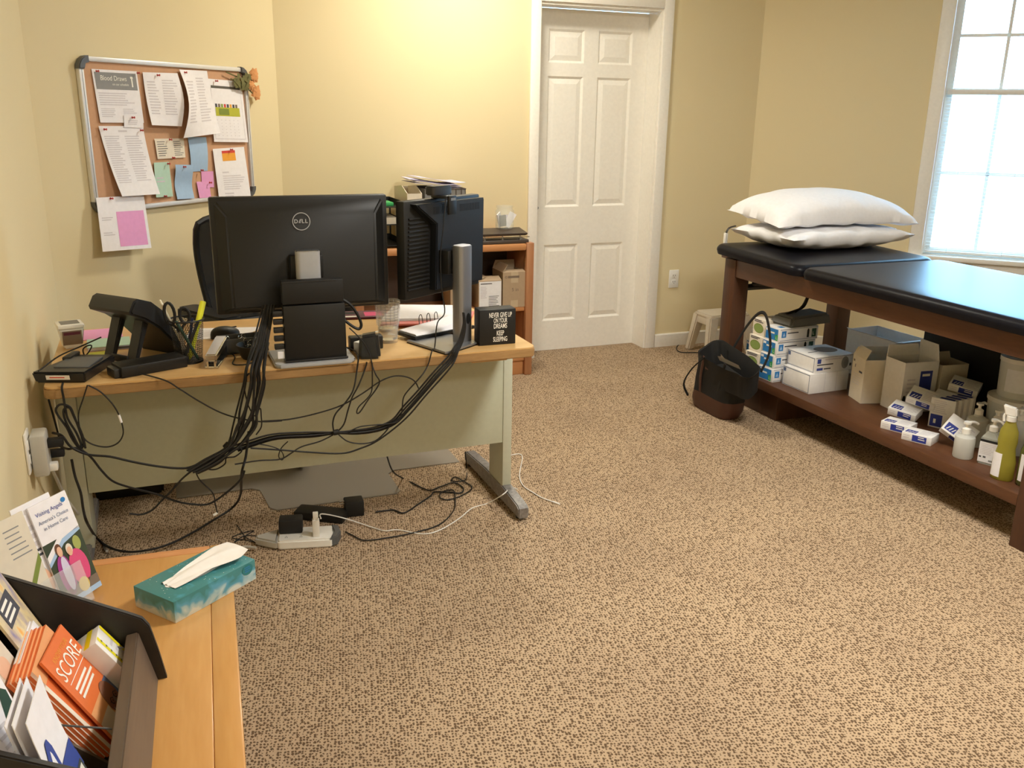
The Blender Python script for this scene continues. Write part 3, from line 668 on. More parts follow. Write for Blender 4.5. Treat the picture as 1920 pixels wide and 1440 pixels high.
# tumbler
gl = thing('drinking_glass', 'patterned clear tumbler a third full of water', 'glass', (.718, 2.955, DZT))
b = MB(); b.lathe([(0, 0), (.031, 0), (.033, .004), (.042, .145), (.0405, .145), (.0305, .012), (0, .01)], 'tumbler_glass', 32)
for j in range(9):
    z = .062 + j*.0095; rr = .033 + .009*z/.145
    b.tube([((rr+.0006)*math.cos(k*PI/10), (rr+.0006)*math.sin(k*PI/10), z) for k in range(20)], .0009, 'clear_glass', 4, 1, True)
for k in range(16):
    a = k*PI/8; b.tube([((.0375+.0006)*math.cos(a), (.0375+.0006)*math.sin(a), .062), ((.0416+.0006)*math.cos(a), (.0416+.0006)*math.sin(a), .142)], .0009, 'clear_glass', 4, 1)
b.build('tumbler', gl)
b = MB(); b.lathe([(0, .0125), (.0302, .0125), (.0332, .05), (0, .05)], 'water', 32); b.build('water', gl)

# papers, folders, planner
slab('folder', 'salmon red folder on the right half of the desk under white papers', 'folder', [(.76, 3.2), (1.04, 3.06), (1.15, 3.3), (.9, 3.43)], DZT, .009, 'red_folder')
slab('folder', 'second salmon folder turned askew below the white papers', 'folder', [(.74, 3.16), (1.0, 3.1), (1.06, 3.3), (.82, 3.38)], DZT+.0095, .006, 'red_folder')
for i, (dx, lb) in enumerate(((0, 'lowest white sheet fanned out on the salmon folders'), (.012, 'middle white sheet fanned out on the salmon folders'), (.025, 'topmost white sheet fanned out on the salmon folders'))):
    slab('paper_sheet', lb, 'paper', [(.745+dx, 3.2+dx*.3), (1.0+dx, 3.15), (1.09+dx*.3, 3.37), (.86+dx, 3.45)], DZT+.016+.0025*i, .0018, 'paper')
slab('paper_sheet', 'small white paper corner on the desk left of the tumbler', 'paper', [(.69, 3.1), (.76, 3.1), (.76, 3.16)], DZT, .001, 'tan_paper')
mg = thing('magazine', 'dark maroon booklet at the back of the desk behind the tumbler', 'booklet', (.74, 3.385, DZT), R(-8))
b = MB(); b.box(-.14, .1, -.06, .06, 0, .008, 'maroon', .001); f = bface(b, '+z', -.14, .1, -.06, .06, 0, .008); f.rect(.03, .01, .1, .03, 'white_ink'); f.rect(.13, .02, .2, .09, 'pink_cloth'); f.rect(.02, .06, .11, .1, 'black_ink'); b.build('cover', mg)
pl = thing('planner', 'black spiral planner with a white page at the foot of the grey monitor stand', 'planner', (.90, 3.005, DZT+.0095), R(22))
b = MB(); b.box(-.13, .14, -.055, .055, .001, .014, 'black_plastic', .003); b.build('cover', pl)
b = MB(); b.hexa([(-.12, -.05, .014), (.13, -.05, .014), (.13, .05, .014), (-.12, .05, .014), (-.12, -.04, .018), (.13, -.03, .036), (.13, .05, .036), (-.12, .05, .018)], 'paper'); f = Face(b, (-.05, -.0395, .0185), (1, 0, .072), (0, 1, 0)); b.build('pages', pl)
for k in range(3):
    b = MB(); b.tube([(-.03+.035*k, .05, .02), (-.03+.035*k, .052, .05), (-.018+.035*k, .054, .056), (-.012+.035*k, .052, .02)], .0014, 'dark_plastic', 5, 4); b.build('spiral_ring', pl)

# office chair
ch = thing('office_chair', 'black mesh office chair behind the desk, mostly hidden by the monitors', 'chair', (.43, 3.90, .0055), R(191))
def bk(u, v):      # back: u across, v up
    w_ = .20 + .07*v - .03*v**6
    x = (u-.5)*2*w_
    return V((x, -.2 + .07*v - .05*math.cos((u-.5)*PI) - .05*math.sin(v*PI*.8) + .06, (.55 + .47*v) - .03*(abs(u-.5)*2)**4*v))
b = MB(); b.sheet(bk, 14, 14, 'chair_mesh', thick=.006); b.build('back_mesh', ch)
b = MB(); ring = [bk(0, v/8) for v in range(9)] + [bk(u/8, 1) for u in range(1, 9)] + [bk(1, 1-v/8) for v in range(1, 9)] + [bk(1-u/8, 0) for u in range(1, 8)]
b.tube(ring, .013, 'black_plastic', 8, 2, True); b.tube([bk(.5, .0)+V((0, -.01, 0)), bk(.5, .5)+V((0, -.03, 0)), bk(.5, .95)+V((0, -.015, 0))], .012, 'black_plastic', 8, 4); b.tube([bk(.05, .35)+V((0, -.02, 0)), bk(.5, .42)+V((0, -.03, 0)), bk(.95, .35)+V((0, -.02, 0))], .014, 'black_plastic', 8, 4); b.build('back_frame', ch)
b = MB(); b.prism(rrect(-.25, -.19, .25, .27, .09), .44, .52, 'black_plastic', .02); b.build('seat', ch)
for s in (-1, 1):
    b = MB(); b.tube([(s*.22, .05, .46), (s*.27, .05, .5), (s*.27, .06, .63)], .016, 'black_plastic', 8, 4); b.prism(rrect(s*.25-.05, -.06, s*.25+.05, .27, .03), .63, .668, 'black_plastic', .008, T=tr(s*.25, .2, 0) @ rz(s*R(18)) @ tr(-s*.25, -.2, 0)); b.build('armrest', ch)
b = MB(); b.lathe([(0, .1), (.03, .1), (.03, .3), (.022, .3), (.022, .44), (0, .44)], 'black_plastic', 16); b.build('gas_column', ch)
b = MB()
for k in range(5):
    a = k*2*PI/5 + .3; b.tube([(0, 0, .11), (.15*math.cos(a), .15*math.sin(a), .1), (.29*math.cos(a), .29*math.sin(a), .07)], [.026, .02, .016], 'black_plastic', 8, 4)
b.build('star_base', ch)
for k in range(5):
    a = k*2*PI/5 + .3
    b = MB(); b.lathe([(0, -.014), (.026, -.014), (.028, 0), (.026, .014), (0, .014)], 'rubber', 14, T=tr(.29*math.cos(a), .29*math.sin(a), .028) @ rz(a) @ M.Rotation(R(90), 4, 'X')); b.build('caster', ch)

# under the desk: chair mat, waste box
mt = MB(); mt.T = tr(-.5, -3.8, 0)
mt.prism([(.34, 3.22), (.80, 3.22), (.82, 3.24), (.82, 3.43), (.85, 3.46), (1.14, 3.46), (1.14, 4.35), (-.01, 4.35), (-.01, 3.46), (.27, 3.46), (.30, 3.43), (.315, 3.25)], .001, .005, 'vinyl_mat', .001)
tag(mt.build('chair_mat', loc=(.5, 3.8, 0)), 'clear grey vinyl chair mat on the carpet under the desk', 'mat')
wb = thing('waste_bin', 'black bin on the carpet behind the left desk leg', 'bin', (-.175, 3.63, 0))
b = MB(); b.hexa([(-.12, -.09, 0), (.12, -.09, 0), (.12, .09, 0), (-.12, .09, 0), (-.15, -.11, .3), (.15, -.11, .3), (.15, .11, .3), (-.15, .11, .3)], 'black_plastic', .008); b.build('bin_body', wb)
# ------------------------------------------------------------------ bookshelf against the back wall
bs = thing('bookshelf', 'low orange oak bookshelf against the back wall beside the door', 'bookshelf', (1.46, 4.80, 0))
def bsb(name, *a, **k):
    q = MB(); q.T = tr(-1.46, -4.80, 0)
    for x in a: q.box(*x[:6], x[6], k.get('bev', .004))
    return q.build(name, bs)
BX0, BX1, BY0, BY1 = .955, 1.965, 4.626, 4.955
for x0, x1 in ((BX0, BX0+.044), (BX1-.044, BX1)):
    bsb('post', (x0, x1, BY0, BY0+.05, 0, .762, 'post_oak'), (x0+.004, x1-.004, BY0+.05, BY1, .02, .75, 'post_oak'))
bsb('top', (BX0+.044, BX1-.044, BY0+.003, BY1, .72, .757, 'shelf_oak'), bev=.008)
bsb('shelf', (BX0+.044, BX1-.044, BY0+.02, BY1-.01, .375, .4, 'shelf_oak'))
bsb('bottom_shelf', (BX0+.044, BX1-.044, BY0+.01, BY1-.01, .085, .115, 'shelf_oak'))
bsb('plinth', (BX0+.044, BX1-.044, BY0+.025, BY0+.045, 0, .085, 'shelf_oak'))
bsb('back_panel', (BX0+.04, BX1-.04, BY1-.012, BY1, .03, .74, 'shelf_dark'), bev=0)
# boxes on the shelf
def fold_box(name, label, loc, w, d, h, mt, rot=0., flaps=(), group=None, prints=None, cat='box'):
    t = thing(name, label, cat, loc, rot, group)
    q = MB(); th = .003
    x0, x1, y0, y1 = -w/2, w/2, -d/2, d/2
    q.box(x0, x1, y0, y0+th, 0, h, mt); q.box(x0, x1, y1-th, y1, 0, h, mt); q.box(x0, x0+th, y0+th, y1-th, 0, h, mt); q.box(x1-th, x1, y0+th, y1-th, 0, h, mt); q.box(x0+th, x1-th, y0+th, y1-th, 0, th, mt)
    if prints: prints(q, x0, x1, y0, y1, h)
    q.build('box_body', t)
    for s, L, a in flaps:
        q = MB(); a = R(a)
        if s == '-y': q.hexa([(x0, y0, h), (x1, y0, h), (x1, y0+th, h), (x0, y0+th, h), (x0+.01, y0-L*math.sin(a), h+L*math.cos(a)), (x1-.01, y0-L*math.sin(a), h+L*math.cos(a)), (x1-.01, y0+th-L*math.sin(a), h+L*math.cos(a)), (x0+.01, y0+th-L*math.sin(a), h+L*math.cos(a))], mt)
        if s == '+y': q.hexa([(x0, y1-th, h), (x1, y1-th, h), (x1, y1, h), (x0, y1, h), (x0+.01, y1-th+L*math.sin(a), h+L*math.cos(a)), (x1-.01, y1-th+L*math.sin(a), h+L*math.cos(a)), (x1-.01, y1+L*math.sin(a), h+L*math.cos(a)), (x0+.01, y1+L*math.sin(a), h+L*math.cos(a))], mt)
        if s == '-x': q.hexa([(x0, y0, h), (x0+th, y0, h), (x0+th, y1, h), (x0, y1, h), (x0-L*math.sin(a), y0+.008, h+L*math.cos(a)), (x0+th-L*math.sin(a), y0+.008, h+L*math.cos(a)), (x0+th-L*math.sin(a), y1-.008, h+L*math.cos(a)), (x0-L*math.sin(a), y1-.008, h+L*math.cos(a))], mt)
        if s == '+x': q.hexa([(x1-th, y0, h), (x1, y0, h), (x1, y1, h), (x1-th, y1, h), (x1-th+L*math.sin(a), y0+.008, h+L*math.cos(a)), (x1+L*math.sin(a), y0+.008, h+L*math.cos(a)), (x1+L*math.sin(a), y1-.008, h+L*math.cos(a)), (x1-th+L*math.sin(a), y1-.008, h+L*math.cos(a))], mt)
        q.build('flap', t)
    return t
def pr_a(q, x0, x1, y0, y1, h):
    f = bface(q, '-y', x0, x1, y0, y1, 0, h); f.rect(.004, .003, x1-x0-.002, h-.004, 'label_white'); f.lines(.012, h-.022, .08, h-.01, 1, 'ink', 2); f.lines(.012, .06, .05, h-.03, 8, 'faint_ink', 2); f.lines(.06, .012, .125, .075, 7, 'ink', 2, .3)
fold_box('carton', 'open carton with a white printed label on the bookshelf, left of the tall brown one', (1.712, 4.725, .4), .136, .16, .158, 'cardboard', 0, (('-y', .03, -40), ('-x', .05, -60)), prints=pr_a)
def pr_b(q, x0, x1, y0, y1, h):
    f = bface(q, '-y', x0, x1, y0, y1, 0, h); w_ = x1-x0
    f.rect(w_*.36, h-.06, w_*.68, h, 'tape'); f.rect(w_*.36, 0, w_*.68, .04, 'tape'); f.lines(w_*.22, h-.034, w_*.9, h-.02, 1, 'brown_print', 2, .9); f.disc(w_*.14, h-.027, .007, .007, 'brown_print', 2); f.disc(w_*.14, h-.027, .004, .004, 'cardboard', 3)
    f.text('5 in', w_*.55, h*.5, .028, 'brown_print', 2)
    f = bface(q, '-x', x0, x1, y0, y1, 0, h); f.rect(.06, .05, .11, .12, 'label_white')
fold_box('carton', 'tall brown carton with handwriting and brown tape on the bookshelf, against its right post', (1.855, 4.73, .4), .134, .17, .2, 'cardboard', 0, (('-y', .02, -50), ('+y', .05, -20), ('-x', .05, -35)), prints=pr_b)
fold_box('carton', 'small brown carton on the bookshelf shelf, seen through the gap behind the grey monitor stand', (1.55, 4.74, .4), .12, .14, .12, 'cardboard', 0, (('+y', .04, -30),))
# three hole punch
hp = thing('hole_punch', 'heavy dark three-hole punch on top of the bookshelf under the glass jar', 'hole punch', (1.795, 4.72, .7585))
b = MB(); b.box(-.14, .145, -.075, .06, 0, .02, 'punch_brown', .003); b.build('base', hp)
b = MB(); b.hexa([(-.138, -.07, .042), (.132, -.07, .042), (.132, .06, .042), (-.138, .06, .042), (-.138, -.08, .055), (.14, -.08, .055), (.14, .055, .074), (-.138, .055, .074)], 'punch_brown', .004); b.build('lever', hp)
for x in (-.11, -.005, .1):
    b = MB(); b.lathe([(0, .02), (.009, .02), (.009, .026), (.004, .028), (.004, .043), (0, .043)], 'steel', 12, T=tr(x, -.055, 0)); b.box(x-.004, x+.055, -.058, -.052, .031, .035, 'chrome'); b.build('punch_head', hp)
# jar of packets
jr = thing('glass_jar', 'clear glass jar of paper packets standing on the hole punch', 'jar', (1.832, 4.745, .832))
b = MB(); b.lathe([(0, 0), (.046, 0), (.052, .006), (.052, .095), (.044, .108), (.044, .112), (.047, .113), (.047, .124), (.043, .124), (.041, .108), (.049, .094), (.049, .008), (0, .004)], 'jar_glass', 28); b.build('jar', jr)
for k, (x, y, a, tl, mt, hh, lb) in enumerate(((-.01, -.01, .1, -.1, 'basket_grey', .062, 'grey packet standing in the glass jar'), (.012, .006, .5, .2, 'lilac_paper', .06, 'pale packet behind the grey one in the glass jar'), (.0, -.006, -.3, .5, 'paper', .085, 'white packet leaning at the top of the glass jar'), (-.018, .012, .8, -.4, 'paper', .08, 'second white packet at the back of the glass jar'))):
    q = MB(); q.T = M.Rotation(tl, 4, 'Y'); q.box(-.02, .02, -.003, .003, .012, .012+hh, mt); tag(q.build('paper_packet', loc=(1.832+x, 4.745+y, .832), rotz=a), lb, 'packet')
# desktop file holders
hf = thing('magazine_file', 'cream cardboard magazine file on the bookshelf behind the turned monitor', 'file holder', (1.29, 4.79, .7585))
b = MB(); b.prism([(-.14, 0), (.13, 0), (.13, .3), (-.03, .315), (-.14, .28)], -.04, -.037, 'cream_card', T=M(((0, 0, 1, 0), (1, 0, 0, 0), (0, 1, 0, 0), (0, 0, 0, 1)))); b.prism([(-.14, 0), (.13, 0), (.13, .3), (-.03, .315), (-.14, .28)], .037, .04, 'cream_card', T=M(((0, 0, 1, 0), (1, 0, 0, 0), (0, 1, 0, 0), (0, 0, 0, 1)))); b.box(-.037, .037, -.14, -.137, 0, .28, 'cream_card'); b.box(-.037, .037, .127, .13, 0, .3, 'cream_card'); b.build('file_body', hf)
ob = thing('letter_basket', 'grey wire letter basket on the bookshelf next to the cream magazine file', 'basket', (1.46, 4.78, .7585))
b = MB()
for q in ((-.115, .115, -.12, -.117), (-.115, .115, .117, .12), (-.115, -.112, -.12, .12), (.112, .115, -.12, .12)): b.box(*q, 0, .3, 'basket_grey')
b.box(-.115, .115, -.12, .12, 0, .003, 'basket_grey'); b.build('basket_body', ob)
b = MB(); b.tube([(-.115, -.12, .3), (.115, -.12, .3), (.115, .12, .3), (-.115, .12, .3)], .003, 'punch_brown', 6, 1, True)
for x in (.03, .06, .09): b.tube([(x, -.121, .3), (x, -.121, .01)], .0025, 'punch_brown', 5, 1)
b.build('wire_rim', ob)
for k, (dx, a, lb) in enumerate(((0, .1, 'lowest'), (.01, .04, 'second'), (-.012, -.05, 'third'), (.03, .08, 'topmost'))):
    q = MB(); q.sheet(lambda u, v: V(((u-.5)*.26, (v-.5)*.2, .012*math.cos(u*PI*1.2) - .008*u)), 8, 1, 'lilac_paper', thick=.002)
    tag(q.build('paper_sheet', loc=(1.42+dx, 4.79, 1.08+.009*k), rotz=a), lb + ' of the white papers stacked on the letter basket', 'paper', None)
dt = thing('letter_tray', 'black two-tier letter tray on the left end of the bookshelf top', 'tray', (1.10, 4.78, .7585))
for z in (0, .11, .2):
    b = MB(); b.box(-.12, .12, -.13, .13, z+.01, z+.014, 'black_plastic'); b.box(-.12, .12, .127, .13, z+.01, z+.045, 'black_plastic'); b.box(-.12, -.117, -.13, .13, z+.01, z+.045, 'black_plastic'); b.box(.117, .12, -.13, .13, z+.01, z+.045, 'black_plastic'); b.build('tier', dt)
b = MB()
for x in (-.118, .118):
    for y in (-.12, .12): b.box(x-.004, x+.004, y-.004, y+.004, 0, .24, 'black_plastic')
b.build('corner_posts', dt)
tag(MB().box(-.1, .1, -.11, .11, 0, .035, 'cream_card', .001).build('paper_stack', loc=(1.10, 4.78, .757+.1245)), 'cream paper stack in the middle tier of the black letter tray', 'papers')
tag(MB().box(-.06, .07, -.06, .06, 0, .02, 'green_print', .004).build('green_pouch', loc=(1.12, 4.76, .757+.2145)), 'green pouch on the top tier of the black letter tray', 'pouch')

# ------------------------------------------------------------------ cork board on the diagonal wall: x along the wall, y into the wall
BT = M.Translation((CL[0], CL[1], 0)) @ rz(R(45))
def bw(s, z, y=-.02):
    p = BT @ V((s, y, z)); return p
cb = thing('cork_board', 'cork notice board with silver frame and grey corners on the left wall', 'board', bw(.715, 1.335, 0), R(45))
b = MB(); b.box(-.48, .48, -.012, -.001, -.285, .285, 'cork'); b.build('cork_panel', cb)
for nm, q in (('frame_rail', (-.46, .46, .285, .305)), ('frame_rail', (-.46, .46, -.305, -.285)), ('frame_rail', (-.5, -.476, -.265, .265)), ('frame_rail', (.476, .5, -.265, .265))):
    b = MB(); b.box(q[0], q[1], -.024, -.001, q[2], q[3], 'aluminium', .005)
    if q[1]-q[0] < .1: b.box((q[0]+q[1])/2-.0012, (q[0]+q[1])/2+.0012, -.0245, -.0235, q[2]+.01, q[3]-.01, 'basket_grey')
    b.build(nm, cb)
for sx in (-1, 1):
    for sz in (-1, 1):
        b = MB(); pts = [(0, 0), (-.045, 0), (-.045, .022), (-.022, .022), (-.022, .045), (0, .045)]
        out = [(0, .045), (-.022, .045), (-.045, .022)] ; arc = [(-.052 + .052*math.cos(R(a)), .052 - .052*math.sin(R(a))) for a in (0, 20, 45, 70, 90)]
        pl_ = arc[::1] + [(-.052, .026), (-.035, .03), (-.027, .052)]
        b.prism([(sx*(.503+x), sz*(.308-y)) for x, y in pl_][::(1 if sx*sz < 0 else -1)], .001, .03, 'grey_plastic', .003, T=M.Rotation(R(90), 4, 'X')); b.build('corner_cap', cb)
def paper(name, label, cat, q, m='paper', y=-.016, curl=None, deco=None, nu=1, nv=1, group=None, thick=.0006):
    # q: four (s, z) corners tl, tr, br, bl on the board; curl(u, v) lifts the sheet off the board
    cs = sum(p[0] for p in q)/4; cz = sum(p[1] for p in q)/4
    def sf(u, v, e=0.):
        a = V((*q[0], 0)).lerp(V((*q[1], 0)), u); c = V((*q[3], 0)).lerp(V((*q[2], 0)), u); p = a.lerp(c, v)
        return V((p.x-cs, -(curl(u, v) if curl else 0) - e, p.y-cz))
    w = MB(); w.sheet(lambda u, v: sf(u, v), nu, nv, m); w.sheet(lambda u, v: sf(1-u, v, -thick), nu, nv, m)
    def rect(u0, v0, u1, v1, mm, l=1):
        k = max(1, int(nu*(u1-u0)+.5)); kk = max(1, int(nv*(v1-v0)+.5)); w.sheet(lambda u, v: sf(u0+(u1-u0)*u, v0+(v1-v0)*v, .0006*l), k, kk, mm)
    if deco: deco(rect, w, sf)
    o = w.build(name, loc=bw(cs, cz, y), rotz=R(45), smooth=30)
    return tag(o, label, cat, group)
def tl(rect, u0, v0, u1, v1, n, m='faint_ink', fill=.45):
    for i in range(n):
        h = (v1-v0)/n; v = v0+h*(i+.5); rect(u0, v-h*fill/2, u0+(u1-u0)*(.65+.35*random.random()), v+h*fill/2, m)
def txt(w, sf, u, v, body, size, m, sx=1.):
    p = sf(u, v, .0016); w.text(body, size, m, tr(*p) @ M.Rotation(R(90), 4, 'X'), sx=sx)
def d_blood(rect, w, sf):
    rect(.04, .05, .96, .37, 'grey_print'); txt(w, sf, .44, .16, 'Blood Draws', .027, 'white_ink', .95); txt(w, sf, .58, .27, 'on our schedule', .013, 'white_ink'); rect(.82, .11, .88, .15, 'white_ink', 2); rect(.835, .15, .865, .31, 'white_ink', 2)
    tl(rect, .06, .42, .9, .68, 6); tl(rect, .06, .72, .42, .9, 5); tl(rect, .55, .72, .9, .9, 5)
paper('notice', 'white notice with a grey Blood Draws banner, top left of the cork board', 'notice', [(.281, 1.593), (.515, 1.594), (.523, 1.387), (.292, 1.389)], y=-.0165, deco=d_blood, curl=lambda u, v: .004*v)
paper('card', 'small white card pinned over the bottom of the Blood Draws notice', 'card', [(.415, 1.42), (.517, 1.42), (.515, 1.366), (.41, 1.37)], y=-.0235, deco=lambda r, w, s: tl(r, .2, .4, .8, .8, 3))
def d_two(rect, w, sf): rect(.4, .06, .6, .085, 'faint_ink'); tl(rect, .06, .13, .42, .82, 22); tl(rect, .52, .13, .92, .8, 20)
paper('printed_list', 'long two-column printed sheet pinned at the left of the cork board', 'paper', [(.281, 1.376), (.516, 1.374), (.541, 1.09), (.33, 1.096)], curl=lambda u, v: .004 + .035*v*v, deco=d_two, nu=2, nv=8)
paper('printed_list', 'curled printed sheet hanging top centre, left of the other curled sheet', 'paper', [(.543, 1.592), (.745, 1.596), (.72, 1.372), (.545, 1.378)], curl=lambda u, v: .005 + .022*v*v + .03*math.sin(v*PI)*u*u, deco=lambda r, w, s: (tl(r, .08, .15, .4, .8, 12), tl(r, .5, .12, .9, .8, 14)), nu=6, nv=8)
paper('printed_list', 'most curled white sheet at the top centre, beside the calendar', 'paper', [(.755, 1.612), (.93, 1.614), (.955, 1.34), (.712, 1.322)], y=-.019, curl=lambda u, v: .006 + .03*v*v + .05*math.sin(v*PI)*(1-u)**2, deco=lambda r, w, s: (tl(r, .1, .15, .4, .8, 14), tl(r, .52, .1, .92, .8, 16)), nu=6, nv=10)
def d_cal(rect, w, sf):
    rect(.06, .1, .92, .14, 'grey_edge'); rect(.05, .14, .06, .95, 'faint_ink'); rect(.92, .14, .93, .95, 'faint_ink'); rect(.05, .945, .93, .955, 'faint_ink')
    rect(.13, .44, .84, .58, 'label_yellowgreen'); rect(.22, .46, .52, .56, 'grass_print', 2)
    for k, c in enumerate(('ink', 'brown_print', 'oval_green', 'tab_red', 'ink', 'tab_orange', 'ink', 'brown_print')): rect(.13+.085*k, .385, .19+.085*k, .44, c)
    for j in range(6):
        for i in range(6): rect(.14+.12*i, .64+.05*j, .165+.12*i, .65+.05*j, 'faint_ink')
paper('wall_calendar', 'calendar with a green picture banner pinned on the right of the cork board', 'calendar', [(.937, 1.581), (1.168, 1.576), (1.182, 1.293), (.94, 1.3)], curl=lambda u, v: .004+.006*v, deco=d_cal, nu=2, nv=4)
paper('note', 'small tan two-column printed note in the middle of the cork board', 'note', [(.575, 1.321), (.751, 1.319), (.752, 1.236), (.583, 1.235)], 'tan_paper', curl=lambda u, v: .003, deco=lambda r, w, s: (tl(r, .06, .1, .4, .9, 7, 'ink', .25), tl(r, .62, .1, .95, .9, 8, 'ink', .25)))
paper('note', 'upper pale blue slip, under the most curled sheet', 'note', [(.78, 1.325), (.9, 1.322), (.892, 1.17), (.783, 1.171)], 'blue_paper', y=-.0155, curl=lambda u, v: .006*math.sin(v*PI), nv=6)
paper('note', 'mint green slip at the bottom of the cork board', 'note', [(.558, 1.221), (.646, 1.221), (.653, 1.07), (.544, 1.074)], 'green_paper', curl=lambda u, v: .004+.008*(1-u)*v, deco=lambda r, w, s: tl(r, .1, .4, .7, .6, 2), nu=3, nv=4)
paper('note', 'lower pale blue slip, right of the mint green slip', 'note', [(.676, 1.208), (.785, 1.202), (.778, 1.052), (.67, 1.056)], 'blue_paper', y=-.0165, curl=lambda u, v: .006*math.sin(v*PI*2+1)+.006, nv=8)
paper('note', 'pink square note half under the other pink one', 'note', [(.849, 1.169), (.93, 1.166), (.927, 1.092), (.846, 1.097)], 'pink_paper', y=-.0155)
paper('note', 'lower pink square note overlapping the other pink one', 'note', [(.81, 1.125), (.892, 1.121), (.893, 1.048), (.815, 1.05)], 'pink_paper', y=-.018, curl=lambda u, v: .006*v)
def d_let(rect, w, sf):
    rect(.26, .05, .68, .1, 'tab_red'); rect(.26, .1, .68, .25, 'tab_orange'); tl(rect, .2, .44, .5, .5, 1); tl(rect, .2, .52, .88, .82, 7, 'faint_ink', .4); tl(rect, .2, .86, .5, .97, 2)
paper('letter', 'white letter with a red and orange flag, lower right of the cork board', 'letter', [(.933, 1.268), (1.155, 1.272), (1.168, 1.025), (.937, 1.035)], curl=lambda u, v: .004+.012*v, deco=d_let, nv=4)
def d_hang(rect, w, sf): rect(.36, .28, .94, .93, 'pink_paper'); tl(rect, .06, .36, .3, .44, 2); tl(rect, .06, .64, .3, .72, 2)
paper('paper_sheet', 'white sheet with a large pink square hanging below the lower left of the cork board', 'paper', [(.215, 1.098), (.468, 1.09), (.452, .868), (.19, .885)], y=-.028, curl=lambda u, v: .006 + .03*v, deco=d_hang, nu=2, nv=5)
PINS = [(.292, 1.585, 'top left corner of the Blood Draws notice'), (.505, 1.587, 'top right corner of the Blood Draws notice'), (.453, 1.409, 'small white card'), (.299, 1.363, 'left corner of the long two-column sheet'), (.492, 1.357, 'right corner of the long two-column sheet'), (.617, 1.583, 'left curled sheet'), (.781, 1.601, 'most curled sheet'), (.653, 1.316, 'top of the tan note'), (.662, 1.238, 'bottom of the tan note'), (.629, 1.214, 'top of the mint green slip'), (.725, 1.196, 'lower blue slip'), (.834, 1.176, 'upper blue slip'), (.592, 1.076, 'bottom of the mint green slip'), (.883, 1.117, 'pink notes'), (1.046, 1.262, 'letter with the orange flag'), (.285, 1.09, 'hanging sheet with the pink square'), (.978, 1.572, 'calendar')]
for s, z, lb in PINS:
    t = MB(); t.lathe([(0, 0), (.0045, 0), (.0045, .002), (.0022, .003), (.0026, .008), (.0048, .0105), (.004, .012), (0, .012)], 'red_pin', 10, T=M.Rotation(R(90), 4, 'X') @ M.Rotation(R(12), 4, 'Y'))
    tag(t.build('push_pin', loc=bw(s, z, -.0285 if 'hanging' not in lb else -.036), rotz=R(45)), 'red push pin holding the ' + lb, 'push pin', 'red push pins on the cork board')
FS = 1.45
fl = thing('dried_flowers', 'dried orange flowers tucked behind the top right corner of the cork board', 'flowers', bw(1.195, 1.6, -.02), R(45))
b = MB()
for p in ([(-.1, -.012, .01), (-.04, -.016, -.005), (.0, -.018, -.01)], [(-.08, -.012, -.01), (-.02, -.018, -.03), (.03, -.02, -.06)]): b.tube(p, .0025, 'dry_leaf', 6, 4)
b.build('stem', fl).scale = (FS, 1, FS)
b = MB()
for k in range(12):
    a = random.random()*6.3; x, z = -.07 + random.random()*.08, -.03+random.random()*.03
    b.sheet(lambda u, v: V((x + (u-.5)*.05*math.cos(a) + (v-.5)*.014*math.sin(a), -.02-.004*math.sin(u*PI)*k/6, z + (u-.5)*.05*math.sin(a)*.8 - (v-.5)*.014*math.cos(a))), 4, 2, 'dry_leaf')
b.build('leaf', fl).scale = (FS, 1, FS)
for cx, cz, rr in ((.03, .005, .025), (.035, -.05, .026), (.012, -.028, .018)):
    b = MB()
    for k in range(16):
        a = k*2.399; e = .25+.75*(k/16); r_ = rr*e
        T = tr(cx + r_*.6*math.cos(a), -.022 - .012*(1-e), cz + r_*.6*math.sin(a)) @ M.Rotation(a, 4, 'Y') @ M.Rotation(R(40)*e, 4, 'Z')
        b.sheet(lambda u, v: V(((u-.5)*rr*.9, -.006*math.sin(u*PI)*math.sin(v*PI) + random.uniform(-.002, .002), (v-.5)*rr*.8)), 3, 3, 'dried_petal', T=T)
    b.build('blossom', fl).scale = (FS, 1, FS)

# ------------------------------------------------------------------ outlets
def outlet(name, label, loc, a):
    t = thing(name, label, 'outlet', loc, a)
    q = MB(); q.box(-.036, .036, -.007, -.0005, -.058, .058, 'white_plastic', .003); q.build('cover_plate', t)
    for z in (-.02, .02):
        q = MB(); q.prism(rrect(-.017, -.014, .017, .014, .008, 4), .007, .0095, 'white_plastic', T=M.Rotation(R(90), 4, 'X') @ tr(0, z, 0)); 
        for x in (-.007, .007): q.box(x-.0012, x+.0012, -.0102, -.0094, z-.002, z+.007, 'black_ink')
        q.lathe([(0, 0), (.0024, 0), (.0024, .0006), (0, .0006)], 'black_ink', 10, T=tr(0, -.0095, z-.008) @ M.Rotation(R(90), 4, 'X')); q.build('socket', t)
    return t
outlet('wall_outlet', 'white double outlet on the back wall right of the door', (3.088, YB, .443), 0)
o2 = outlet('wall_outlet', 'white outlet on the left wall behind the plug-in adapter', (XL, 2.63, .545), R(90))
sa = thing('surge_adapter', 'multi-plug adapter box, greyed for shade, on the left wall beside the desk end', 'adapter', (XL+.0105, 2.655, .53), R(90))
b = MB(); b.box(-.04, .04, -.04, 0, -.06, .06, 'grey_cord', .007); b.build('shell', sa)  # grey shell colour carries the shade of this wall corner

